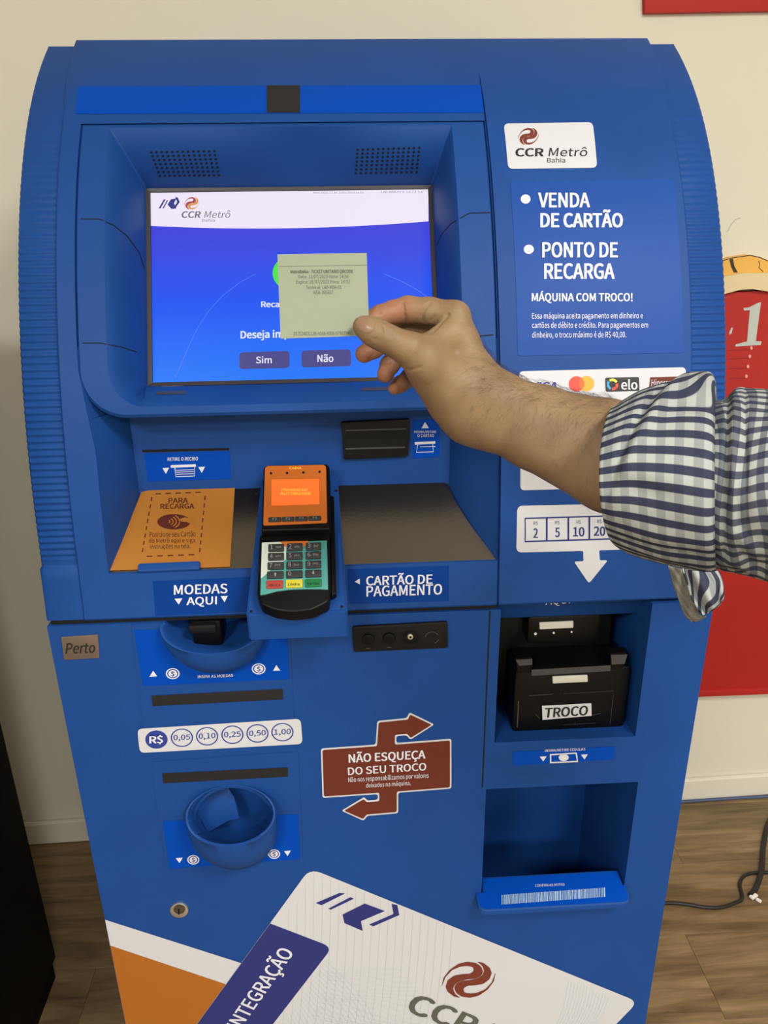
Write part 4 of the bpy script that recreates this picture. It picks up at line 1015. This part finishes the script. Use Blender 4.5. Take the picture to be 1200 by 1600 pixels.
# board above it with a beige base and amber shape
prism('beige_ledge', rpoly([G8(600,720), G8(760,690), G8(941,690), (1330,412), (1330,452), G8(941,825), G8(830,808), G8(740,812), G8(600,850)], 2), WALL, 0, .03, 'beige', rp, 0)
prism('amber_shape', rpoly([G8(600,600), G8(680,575), G8(810,556), G8(880,572), G8(945,600), (1260,412), (1260,427), G8(940,692), G8(760,692), G8(600,715)], 2), WALL, 0, .022, 'skin_yellow', rp, 0)
WA2 = WALL.up(.022)
decal('dark_band', [G8(657,588), G8(683,585), G8(693,640), G8(718,686), G8(690,686), G8(668,640)], WA2, 'dark_band', rp, .0008)
decal('dark_outline', stroke([G8(600,600), G8(680,578), G8(810,559), G8(880,574), G8(945,602)], 1.2), WA2, 'dark_band', rp, .0009)
decal('dark_outline', stroke([G8(872,600), G8(880,630), G8(873,650), G8(905,680)], .9), WA2, 'dark_band', rp, .0009)
MT['scuff'] = mat('grey_wall_mark', (196, 190, 178), .8)
decal('wall_scuff', stroke([G8(640,388), G8(672,330), G8(700,298), G8(738,284)], 2.0), WALL, 'scuff', rp, .0005)
p2 = prism('red_sign', [(1006,-60),(1330,-60),(1330,15),(1008,20.5)], WALL, 0, .012, 'red', None, .001)
tag(p2, 'flat red sign high on the wall above the numbered red board', 'sign')
# cables on the floor
def gp(u, v, r): return Plane((0, 0, r), (0, 0, 1)).hit(u, v)
MT['cable_blue'] = mat('grey_blue_cable', (74, 88, 122), .5); MT['cable_black'] = mat('black_cable', (26, 27, 26), .45); MT['tag_white'] = mat('white_plastic_tag', (232, 230, 222), .5)
q = [gp(u, v, .004) for u, v in ((1020,1246), (1067,1247), (1090,1249), (1125,1246.5), (1150,1241.5))]
q = [np.array([p[0], min(p[1], (WP+WT*p[0])[1]-.02), .004]) for p in q]
q += [np.array([x, (WP+WT*x)[1]-.022-.006*math.sin(x*9), .004]) for x in (1.05, 1.2, 1.4, 1.7)]
tag(tube('network_cable', q, .0038, 'cable_blue'), 'grey blue cable lying along the foot of the wall', 'cable')
q = [gp(u, v, .0042) for u, v in ((960,1416), (1041,1411), (1072,1413), (1100,1417.5), (1125,1418), (1148,1411), (1160,1403), (1156,1380), (1168,1366), (1200,1363), (1240,1364))]
cb = tag(tube('power_cable', q, .0040, 'cable_black'), 'black looped power cable on the wooden floor with a white tag', 'cable')
tp = gp(1177, 1402, .003)
bm = bmesh.new()
for dx, dy, a, l, w_ in ((0, 0, .5, .020, .011), (.006, -.012, -.9, .012, .007)):
    r = bmesh.ops.create_cube(bm, size=1)
    for v in r['verts']:
        x, y_, z = v.co.x*l, v.co.y*w_, v.co.z*.006
        v.co = (tp[0]+dx+x*math.cos(a)-y_*math.sin(a), tp[1]+dy+x*math.sin(a)+y_*math.cos(a), .0065+z)
bmesh.ops.bevel(bm, geom=bm.edges[:], offset=.0012, segments=2, affect='EDGES')
from_bm('cable_tag', bm, 'tag_white', cb, 40)
q = [gp(u, v, .006) for u, v in ((1172,1399), (1181,1388), (1190,1360), (1193,1322), (1200,1288), (1215,1262))]
tag(tube('thick_cable', q, .006, 'cable_black'), 'thick black cable curving towards the wall beside the white tag', 'cable')
# black cabinet at the left
cbn = empty('black_cabinet', (-.93, .05, 0)); tag(cbn, 'tall plain black cabinet standing beside the blue machine', 'cabinet')
MT['cab_black'] = mat('matte_black_panel', (4, 4, 4), .6, bump=.15, spec=.12)
box('body', -1.18, -.683, -.30, .382, .05, 1.42, 'cab_black', cbn, .003)
box('plinth', -1.16, -.690, -.28, .375, 0, .05, 'cab_black', cbn)
box('top_panel', -1.185, -.680, -.305, .384, 1.42, 1.44, 'cab_black', cbn, .002)

# ------------------------------------------------------------------ hand, forearm (one continuous surface)
def cw_(p): return CAM + RC @ np.array([p[0], p[2], -p[1]])
def c3(u, v, d): return np.array([d*(u-600)/FPX, d*(v-800)/FPX, d])
def prim(X, a, b):                                   # tapered capsule between (u, v, depth, radius px)
    A, B = c3(*a[:3]), c3(*b[:3]); ra, rb = a[3]*a[2]/FPX, b[3]*b[2]/FPX
    D = B-A; L = D@D+1e-12
    t = np.clip(((X-A)@D)/L, 0, 1)
    return np.linalg.norm(X-A-t[..., None]*D, axis=-1)-(ra+(rb-ra)*t)
def smin(a, b, k):
    h = np.clip(.5+.5*(b-a)/k, 0, 1); return b*(1-h)+a*h-k*h*(1-h)
def chain(X, pts, k):
    d = None
    for a, b in zip(pts[:-1], pts[1:]):
        e = prim(X, a, b); d = e if d is None else smin(d, e, k)
    return d
PALM = [[(711,494,.630,21), (722,530,.632,23), (740,580,.634,29), (757,612,.634,33)],
        [(706,510,.648,20), (728,570,.648,26), (752,625,.642,34)],
        [(700,535,.664,19), (722,590,.660,26), (748,640,.648,36)],
        [(692,560,.678,18), (712,612,.670,26), (738,648,.650,38)],
        [(672,585,.632,30), (705,625,.640,36), (738,645,.645,38)]]
ARM = [[(757,612,.634,33), (790,622,.632,33.5), (850,643,.628,38), (945,680,.618,55), (1030,708,.610,62)],
       [(737,648,.645,38), (780,665,.642,40), (830,686,.636,45), (952,737,.622,62), (1030,765,.612,66)]]
THUMB = [(566,509.5,.601,14.5), (577,515,.600,18.5), (592,523,.601,20.5), (612,533,.604,20.5), (640,546,.608,25), (664,566,.616,31), (700,600,.628,37)]
WEB = [(664,548,.616,22), (700,522,.626,22)]
INDEX = [(711,494,.632,22), (672,486,.636,20.5), (637,484,.638,20.5), (615,488,.636,18), (595,494,.632,17), (566,505,.625,14)]
MIDDLE = [(706,508,.652,20), (668,508,.660,18), (632,516,.664,18.5), (602,532,.656,16.5), (584,544,.648,15.5), (569,553,.642,14)]
RING = [(700,535,.668,19), (660,540,.680,17), (624,553,.682,16), (609,570,.672,15), (602,585,.664,13)]
PINKY = [(692,562,.680,17), (664,576,.690,15), (640,590,.688,14), (626,600,.680,12.5), (617,606,.676,11)]
CREASE_PX = [([(627,463), (629,472), (631,484), (633,497), (634,505)], 1.5), ([(592,480), (594,490), (596,500)], 1.1), ([(672,474), (664,482), (660,492), (661,503), (667,513)], 1.9), ([(679,492), (672,502), (670,512)], 1.2),
             ([(637,578), (646,577), (656,573)], 1.3), ([(596,507), (600,514), (603,522)], .8), ([(602,510), (606,517), (609,525)], .8), ([(608,514), (611,520), (613,527)], .6),
             ([(584,529), (590,532)], .9), ([(700,492), (690,503), (680,514), (672,521)], 2.6), ([(577,560), (585,553)], .7), ([(601,570), (611,566)], .8)]
CREASE = []
def sdf(X):
    palm = None
    for c in PALM:
        e = chain(X, c, .006); palm = e if palm is None else smin(palm, e, .014)
    arm = smin(chain(X, ARM[0], .006), chain(X, ARM[1], .006), .022)
    palm = smin(palm, arm, .016)
    A = palm
    for fng, k in ((INDEX, .007), (MIDDLE, .005), (RING, .005), (PINKY, .005)):
        A = np.minimum(A, smin(palm, chain(X, fng, .003), k))
    th = chain(X, THUMB, .006)
    Bd = smin(palm, th, .013); Bd = smin(Bd, prim(X, *WEB), .009)
    d = smin(A, Bd, .0012)
    cs = None
    for a, b, r in CREASE:
        c = prim(X, (*a, r), (*b, r)); cs = c if cs is None else np.minimum(cs, c)
    if cs is not None:
        c = cs; k = .0016
        h = np.clip(.5-.5*(d+c)/k, 0, 1); d = d*(1-h)+(-c)*h+k*h*(1-h)
    return d
def march(u, v):
    t = .55
    for _ in range(80):
        d = float(sdf(c3(u, v, t)[None, :])[0]); t += d*.8
        if abs(d) < 2e-5: break
    return t
_cr = []
for pts_, r_ in CREASE_PX:
    q_ = [(u, v, march(u, v)+.0002) for u, v in pts_]
    _cr += [(a_, b_, r_) for a_, b_ in zip(q_[:-1], q_[1:]) if abs(a_[2]-b_[2]) < .008]
CREASE = _cr
def surface_nets(lo, hi, st_):
    n = [int((b-a)/st_)+1 for a, b in zip(lo, hi)]
    ax_ = [lo[i]+st_*np.arange(n[i]) for i in range(3)]
    D = np.empty(n, np.float32)
    for i in range(n[0]):
        g = np.stack(np.meshgrid([ax_[0][i]], ax_[1], ax_[2], indexing='ij'), -1)[0]; D[i] = sdf(g)
    S = D < 0
    cell = np.zeros([k-1 for k in n], np.int8)
    for dx in (0, 1):
        for dy in (0, 1):
            for dz in (0, 1): cell += S[dx:n[0]-1+dx, dy:n[1]-1+dy, dz:n[2]-1+dz]
    act = (cell > 0) & (cell < 8); idx = -np.ones(act.shape, np.int64); I = np.argwhere(act); idx[act] = np.arange(len(I))
    acc = np.zeros((len(I), 3)); cnt = np.zeros(len(I))
    cor = [(a, b, c) for a in (0, 1) for b in (0, 1) for c in (0, 1)]
    for p in cor:
        for a in range(3):
            if p[a]: continue
            q = list(p); q[a] = 1
            d0 = D[I[:, 0]+p[0], I[:, 1]+p[1], I[:, 2]+p[2]]; d1 = D[I[:, 0]+q[0], I[:, 1]+q[1], I[:, 2]+q[2]]
            m_ = (d0 < 0) != (d1 < 0); t = d0/(d0-d1+1e-12)
            P = I+np.array(p); P = P.astype(float); P[:, a] += t
            acc[m_] += P[m_]; cnt[m_] += 1
    V = acc/np.maximum(cnt, 1)[:, None]*st_+np.array(lo)
    F = []
    for a in range(3):
        b, c = (a+1) % 3, (a+2) % 3
        sl0 = [slice(None)]*3; sl1 = [slice(None)]*3
        sl0[a] = slice(0, -1); sl1[a] = slice(1, None)
        E_ = S[tuple(sl0)] != S[tuple(sl1)]
        J = np.argwhere(E_); J = J[(J[:, b] > 0) & (J[:, c] > 0) & (J[:, b] < act.shape[b]) & (J[:, c] < act.shape[c])]
        fl = S[tuple(sl0)][tuple(J.T)]
        k0 = J.copy(); k1 = J.copy(); k1[:, b] -= 1; k2 = k1.copy(); k2[:, c] -= 1; k3 = J.copy(); k3[:, c] -= 1
        Q = np.stack([idx[tuple(k.T)] for k in (k0, k1, k2, k3)], 1); Q[~fl] = Q[~fl][:, ::-1]
        F.append(Q[(Q >= 0).all(1)])
    return V, np.concatenate(F)
lo, hi = (c3(545, 460, .58)[0]-.004, c3(600, 440, .62)[1], .565), (c3(1045, 800, .62)[0], c3(600, 850, .62)[1], .715)
HV, HF = surface_nets(lo, hi, .0016)
for _ in range(2):                                   # push the vertices onto the surface, then relax slightly
    e = 4e-4; G = np.stack([sdf(HV+np.eye(3)[i]*e)-sdf(HV-np.eye(3)[i]*e) for i in range(3)], 1)/(2*e)
    HV = HV-G*(sdf(HV)/np.maximum((G*G).sum(1), .2))[:, None]
def skin_mat():
    m = mat('skin', (190, 142, 98), .5, bump=.35, scale=520, sss=.1, spec=.25); nt = m.node_tree; b = nt.nodes['Principled BSDF']
    tc = nt.nodes.new('ShaderNodeTexCoord'); n = nt.nodes.new('ShaderNodeTexNoise'); n.inputs['Scale'].default_value = 26; n.inputs['Detail'].default_value = 5
    nt.links.new(tc.outputs['Object'], n.inputs['Vector']); cr = nt.nodes.new('ShaderNodeValToRGB')
    cr.color_ramp.elements[0].position = .3; cr.color_ramp.elements[0].color = lin(117, 92, 67); cr.color_ramp.elements[1].position = .7; cr.color_ramp.elements[1].color = lin(139, 115, 86)
    nt.links.new(n.outputs['Fac'], cr.inputs[0])
    at = nt.nodes.new('ShaderNodeAttribute'); at.attribute_name = 'rosy'; mx = nt.nodes.new('ShaderNodeMixRGB'); mx.inputs[2].default_value = lin(150, 98, 76)
    nt.links.new(cr.outputs[0], mx.inputs[1]); nt.links.new(at.outputs['Fac'], mx.inputs[0]); nt.links.new(mx.outputs[0], b.inputs['Base Color'])
    return m
MT['skin'] = skin_mat()
person = mesh('person', [cw_(p) for p in HV], HF, 'skin', None, 80)
tag(person, 'bare hand and hairy forearm in a rolled checked sleeve holding up a paper ticket', 'person')
def px_of(P): return 600+FPX*P[:, 0]/P[:, 2], 800+FPX*P[:, 1]/P[:, 2]
tips = [c3(564, 552, .64), c3(602, 587, .664), c3(617, 606, .676), c3(575, 500, .626), c3(612, 485, .632)]; rosy = np.zeros(len(HV))
for t_ in tips: rosy = np.maximum(rosy, np.clip(1.25-np.linalg.norm(HV-t_, axis=1)/.022, 0, 1)*.75)
at_ = person.data.attributes.new('rosy', 'FLOAT', 'POINT'); at_.data.foreach_set('value', rosy.astype(np.float32))
# thumbnail laid on the thumb
def nail(name, o, ax, wd, ln, lift=.0004):
    o = np.array(o, float); ax = np.array(ax, float)/np.linalg.norm(ax); pr = np.array([-ax[1], ax[0]]); rows = []
    for i in range(8):
        t = i/7; half = wd/2*(1-.45*max(0, t-.62)**2*6.9*.9)*(.80+.2*min(1, t*4)); r = []
        for j in range(9):
            s = -1+2*j/8; q_ = o+ax*(ln*(t-.5)-(.10*ln*(1-s*s) if t < .2 else 0)*1)+pr*half*s
            r.append(cw_(c3(q_[0], q_[1], march(*q_)-lift-.0003*(1-s*s))))
        rows.append(r)
    V, F = loft(rows); return mesh(name, V, F, 'nail', person, 60)
MT['nail'] = mat('fingernail', (136, 108, 86), .32, spec=.4)
tag(nail('thumbnail', (569.5, 506.5), (-1, -.42), 23, 26), 'thumbnail')
# forearm hair: short dark strands
MT['hair'] = mat('dark_brown_hair', (52, 40, 30), .6)
U_, V_ = px_of(HV); e = 4e-4
Nrm = np.stack([sdf(HV+np.eye(3)[i]*e)-sdf(HV-np.eye(3)[i]*e) for i in range(3)], 1); Nrm /= np.linalg.norm(Nrm, axis=1)[:, None]+1e-9
topline = np.interp(U_, [725, 775, 867, 962], [600, 586, 613, 625])
wgt = np.clip(1.15-(V_-topline)/75, 0, 1)*(U_ > 728)*(U_ < 965)*(Nrm[:, 2] < .45)*np.clip((U_-715)/50, 0, 1)
wgt = wgt+.10*((U_ > 735) & (U_ < 960) & (Nrm[:, 2] < 0)); wgt[(U_ < 728) | (U_ > 965)] = 0
pick = rng.choice(len(HV), 950, p=wgt/wgt.sum()); Vh, Fh = [], []
for i in pick:
    p = HV[i].copy(); n = Nrm[i]; d0 = np.array([-.2+rng.normal()*.25, .8+rng.normal()*.25, rng.normal()*.2]); d0 -= n*(d0@n); d0 /= np.linalg.norm(d0)+1e-9
    if V_[i]-topline[i] < 26: d0 = np.array([-.75, .15, 0])+rng.normal(size=3)*.3; d0 -= n*(d0@n); d0 /= np.linalg.norm(d0)
    L = .006+.008*rng.random(); c_ = rng.normal()*.5; sd = np.cross(n, d0); k0 = len(Vh); r0 = .00006
    for s in range(5):
        t = s/4; q_ = p+d0*L*t+n*(.0026*math.sin(t*2.2)+.0002)+sd*c_*L*t*t*.5; w2 = r0*(1-.6*t)
        Vh += [cw_(q_+sd*w2), cw_(q_-sd*w2*.5+n*w2), cw_(q_-sd*w2*.5-n*w2)]
        if s:
            a = k0+3*(s-1)
            for j in range(3): Fh.append((a+j, a+(j+1) % 3, a+3+(j+1) % 3, a+3+j))
tag(mesh('arm_hair', Vh, Fh, 'hair', person), 'short dark hair on the forearm', kind='stuff')
# shirt sleeve and rolled cuff
def check_mat(name, a_len, a_round, T_):
    m = bpy.data.materials.new(name); m.use_nodes = True; nt = m.node_tree; b = nt.nodes['Principled BSDF']; b.inputs['Roughness'].default_value = .85
    b.inputs['Specular IOR Level'].default_value = .15
    uv = nt.nodes.new('ShaderNodeUVMap'); uv.uv_map = 'cloth'; sp = nt.nodes.new('ShaderNodeSeparateXYZ'); nt.links.new(uv.outputs[0], sp.inputs[0])
    def band(out, duty):
        mu = nt.nodes.new('ShaderNodeMath'); mu.operation = 'MULTIPLY'; mu.inputs[1].default_value = 1/T_; nt.links.new(out, mu.inputs[0])
        fr = nt.nodes.new('ShaderNodeMath'); fr.operation = 'FRACT'; nt.links.new(mu.outputs[0], fr.inputs[0])
        pp = nt.nodes.new('ShaderNodeMath'); pp.operation = 'PINGPONG'; pp.inputs[1].default_value = .5; nt.links.new(fr.outputs[0], pp.inputs[0])
        mr = nt.nodes.new('ShaderNodeMapRange'); mr.interpolation_type = 'SMOOTHSTEP'; mr.inputs['From Min'].default_value = duty-.03; mr.inputs['From Max'].default_value = duty+.03
        nt.links.new(pp.outputs[0], mr.inputs['Value']); return mr.outputs[0]
    col = None; prev = lin(154, 159, 156)
    for out, duty, al, c_ in ((sp.outputs['Y'], .25, a_len, lin(46, 52, 66)), (sp.outputs['X'], .26, a_round, lin(27, 31, 58))):
        mx = nt.nodes.new('ShaderNodeMixRGB'); mu = nt.nodes.new('ShaderNodeMath'); mu.operation = 'MULTIPLY'; mu.inputs[1].default_value = al
        nt.links.new(band(out, duty), mu.inputs[0]); nt.links.new(mu.outputs[0], mx.inputs[0]); mx.inputs[2].default_value = c_
        if col is None: mx.inputs[1].default_value = prev
        else: nt.links.new(col, mx.inputs[1])
        col = mx.outputs[0]
    n = nt.nodes.new('ShaderNodeTexNoise'); n.inputs['Scale'].default_value = 900; tc = nt.nodes.new('ShaderNodeTexCoord'); nt.links.new(tc.outputs['Object'], n.inputs['Vector'])
    bp = nt.nodes.new('ShaderNodeBump'); bp.inputs['Strength'].default_value = .3; bp.inputs['Distance'].default_value = .0005; nt.links.new(n.outputs['Fac'], bp.inputs['Height']); nt.links.new(bp.outputs[0], b.inputs['Normal'])
    nt.links.new(col, b.inputs['Base Color']); return m
MT['cuff_cloth'] = check_mat('navy_striped_check_cloth', .34, .93, .0128)
MT['sleeve_cloth'] = check_mat('navy_check_cloth', .66, .84, .0118)
def sleeve(name, rings_, m, wr, nj=30, ni=160, uvw=None):
    R_ = np.array(rings_, float); tt = np.linspace(0, len(R_)-1, nj*(len(R_)-1)//3+1)
    def cub(t):
        i = min(int(t), len(R_)-2); f = t-i; p0, p1, p2, p3 = R_[max(i-1, 0)], R_[i], R_[i+1], R_[min(i+2, len(R_)-1)]
        return .5*((2*p1)+(-p0+p2)*f+(2*p0-5*p1+4*p2-p3)*f*f+(-p0+3*p1-3*p2+p3)*f**3)
    rows = []
    for t in tt:
        uc, vt, vb, sk, dc, bd = cub(t); r = []; hh = (vb-vt)/2; vc = (vb+vt)/2
        for k in range(ni):
            ph = 2*math.pi*k/ni; w_ = 1+wr(t, ph)
            u = uc-sk*math.sin(ph)*w_; v = vc-hh*w_*math.cos(ph); d = dc-bd*w_*math.sin(ph)
            r.append(cam_pt(u, v, d))
        rows.append(r)
    V, F = loft(rows, True); o = mesh(name, V, F, m, person, 75)
    P = np.array(rows); al = np.zeros(P.shape[:2]); al[1:] = np.cumsum(np.linalg.norm(np.diff(P, axis=0), axis=2), 0); al = np.repeat(al.mean(1)[:, None], ni, 1)
    mid = P[len(P)//2]; circ_ = np.concatenate([[0], np.cumsum(np.linalg.norm(np.diff(np.vstack([mid, mid[:1]]), axis=0), axis=1))])
    uvl = o.data.uv_layers.new(name='cloth')
    for p in o.data.polygons:
        for li, vi in zip(p.loop_indices, p.vertices):
            j, i = divmod(vi, ni); x = circ_[i]
            if i == 0 and max(v % ni for v in p.vertices) > ni//2: x = circ_[ni]
            dx, dy = uvw(tt[j], 2*math.pi*i/ni) if uvw else (0, 0)
            uvl.data[li].uv = (x+dx, al[j, i]+dy)
    return o
def gs(x, w_): return math.exp(-(x/w_)**2)
def wrap_(ph): return ph-2*math.pi if ph > math.pi else ph
def wr1(t, ph):
    p = wrap_(ph); f = min(1, max(0, (t-1)/1.5))*min(1, max(0, (8.6-t)/.8))
    s_ = t-(5.5-1.35*p); fd = gs(p-.75, .85) if p > -.5 else 0
    w_ = .010*math.sin(3*p+1.3*t)+.007*math.sin(6*p-1.7*t+1)
    w_ += fd*(.060*gs(s_-.42, .36)-.055*gs(s_+.05, .22))
    w_ += .085*gs(p-.12, .34)*gs(t-7.0, 1.5)-.060*gs(p-.70+.03*(t-6), .13)*gs(t-6.9, 1.5)      # bunch at the top
    w_ += .028*gs(p-1.55-.05*(t-5), .16)*gs(t-4.6, 1.6)-.02*gs(p-1.8-.06*(t-5), .12)*gs(t-4.6, 1.6)
    w_ += -.035*gs(p-2.55, .12)*gs(t-5.5, 2.2)+.022*gs(p-2.32, .14)*gs(t-5.5, 2.0)-.02*gs(p-2.9, .1)*gs(t-5, 2)
    return w_*f
def uv1(t, ph):
    p = wrap_(ph); return (.030*gs(p-.15, .42)*max(0, t-4.6)*.55+.001*math.sin(1.1*t+2*p), 0)
def wr2(t, ph):
    p = wrap_(ph); w_ = .010*math.sin(4*p+2.2*t)+.008*math.sin(7*p-1.4*t)
    w_ += -.05*gs(t-1.55-.12*math.sin(2*p), .16)*gs(p-1.3, 1.1)+.03*gs(t-1.95, .22)*gs(p-1.3, 1.1)-.035*gs(t-2.5-.1*p, .14)*gs(p-1.0, .7)
    for q_, a_ in ((2.25, .03), (2.5, -.035), (2.75, .03), (2.95, -.03)): w_ += a_*gs(p-q_-.10*math.sin(2.4*t), .11)*min(1, t/1.5)
    w_ += .05*gs(p+.05, .3)*gs(t-2.2, .5)-.05*gs(p-.1, .25)*gs(t-1.3, .3)
    return w_
def uv2(t, ph): p = wrap_(ph); return (.004*math.sin(1.5*t+p), .003*math.sin(3*p+t))
tag(sleeve('rolled_cuff', [(990,668,812,18,.618,.050), (972,648,838,24,.617,.062), (962,634,850,26,.616,.069), (975,624,860,25,.615,.072), (1005,608,872,22,.613,.076), (1042,598,884,17,.611,.079), (1080,593,893,12,.608,.080), (1108,594,900,6,.606,.079), (1119,606,896,3,.605,.073), (1116,624,884,2,.604,.064)], 'cuff_cloth', wr1, 48, uvw=uv1), 'wide rolled up cuff of navy and white checked cloth')
tag(sleeve('shirt_sleeve', [(1095,640,872,4,.603,.060), (1122,624,888,4,.601,.067), (1150,612,897,4,.598,.071), (1180,609,904,4,.594,.073), (1215,612,914,4,.589,.074), (1290,610,940,4,.575,.076), (1400,600,985,4,.550,.078), (1540,590,1040,4,.520,.078)], 'sleeve_cloth', wr2, 48, uvw=uv2), 'navy and white checked shirt sleeve')
# hanging end of the turned-up cuff
def crow(t, P_):                                      # interpolate through the control points
    n_ = len(P_)-1; x = t*n_; i = min(int(x), n_-1); f = x-i; p0, p1, p2, p3 = P_[max(i-1, 0)], P_[i], P_[i+1], P_[min(i+2, n_)]
    return .5*((2*p1)+(-p0+p2)*f+(2*p0-5*p1+4*p2-p3)*f*f+(-p0+3*p1-3*p2+p3)*f**3)
MT['lining'] = mat('grey_cuff_lining', (104, 102, 94), .9, bump=.5, scale=700)
def patch(name, ctrl, m, uvf, wave, label):
    Cg = np.array(ctrl, float); rows = []; nn = 19
    for a in np.linspace(0, 1, nn):
        line = np.array([crow(a, Cg[:, k]) for k in range(Cg.shape[1])]); r = []
        for b in np.linspace(0, 1, nn):
            q_ = crow(b, line); r.append(cam_pt(q_[0], q_[1], q_[2]+wave(a, b)))
        rows.append(r)
    V, F = loft(rows); o = mesh(name, V, F, m, person, 75); uvl = o.data.uv_layers.new(name='cloth')
    for p in o.data.polygons:
        for li, vi in zip(p.loop_indices, p.vertices): j, i = divmod(vi, nn); uvl.data[li].uv = uvf(j/(nn-1), i/(nn-1))
    sm_ = o.modifiers.new('thickness', 'SOLIDIFY'); sm_.thickness = .0014; sm_.offset = 0
    tag(o, label)
patch('cuff_lining', [[(1044,884,.564), (1060,888,.560), (1076,892,.556)], [(1052,912,.564), (1065,916,.560), (1079,920,.557)], [(1061,938,.564), (1073,940,.560), (1086,944,.557)], [(1070,960,.565), (1082,965,.562), (1094,962,.559)], [(1080,971,.566), (1092,969,.563), (1103,962,.561)]],
      'lining', lambda a, b: (a, b), lambda a, b: .0016*math.sin(11*a+7*b)+.0008*math.sin(25*a-14*b), 'plain grey lining edge of the hanging cuff')
patch('cuff_flap', [[(1066,888,.556), (1084,892,.549), (1104,894,.546), (1122,892,.550)], [(1074,912,.554), (1092,912,.546), (1112,909,.545), (1127,905,.551)], [(1080,932,.554), (1098,930,.547), (1116,926,.546), (1130,920,.552)], [(1088,948,.555), (1104,946,.549), (1120,942,.549), (1130,935,.554)], [(1098,961,.558), (1108,957,.553), (1120,948,.553), (1128,940,.557)]],
      'cuff_cloth', lambda a, b: (a*.034+.060*b-.02*math.sin(a*2.6)*b+.004*math.sin(6*b), b*.03), lambda a, b: .0055*math.sin(b*13-a*2.5)*(.3+.7*a), 'loose striped end of the cuff hanging below the sleeve')
# ticket between thumb and finger
TN = -RC[:, 1]+RC[:, 0]*.05; TK = Plane(cam_pt(563, 506, .6125), TN)
tk = prism('paper_ticket', [(433.5,397.5),(573,395),(577,524.5),(438.5,529)], TK, -.00025, 0, 'paper', None)
tag(tk, 'small pale printed paper ticket held between thumb and finger before the screen', 'ticket')
I_K = dict(h=.0002)
dsh = []
for k in range(46): dsh.append(stroke([(437+k*3, 416.5-k*.05), (438.8+k*3, 416.5-k*.05)], .8))
multi('tear_line', dsh, TK, 'ticket_ink', tk, .0002, kind='stuff')
tx('MetroBahia - TICKET UNITARIO QRCODE', 454, 551.5, 421.5, 428.5, TK, 'ticket_ink', tk, tilt=.6, bold=.01, **I_K)
tx('Data: 11/07/2023 Hora: 14:56', 466, 544.5, 429.5, 436.5, TK, 'ticket_ink', tk, tilt=.6, **I_K)
tx('Expira: 18/07/2023 Hora: 14:52', 463, 547, 437.5, 445, TK, 'ticket_ink', tk, tilt=.6, **I_K)
tx('Terminal: LAB-MBA-01', 478, 533.5, 446, 452, TK, 'ticket_ink', tk, tilt=.6, **I_K)
tx('NSU: 003657', 490, 520.5, 454, 460, TK, 'ticket_ink', tk, tilt=.4, **I_K)
tx('017524031106-4048-4308-079077465', 459, 551, 518.5, 524.5, TK, 'ticket_ink', tk, tilt=1, **I_K)
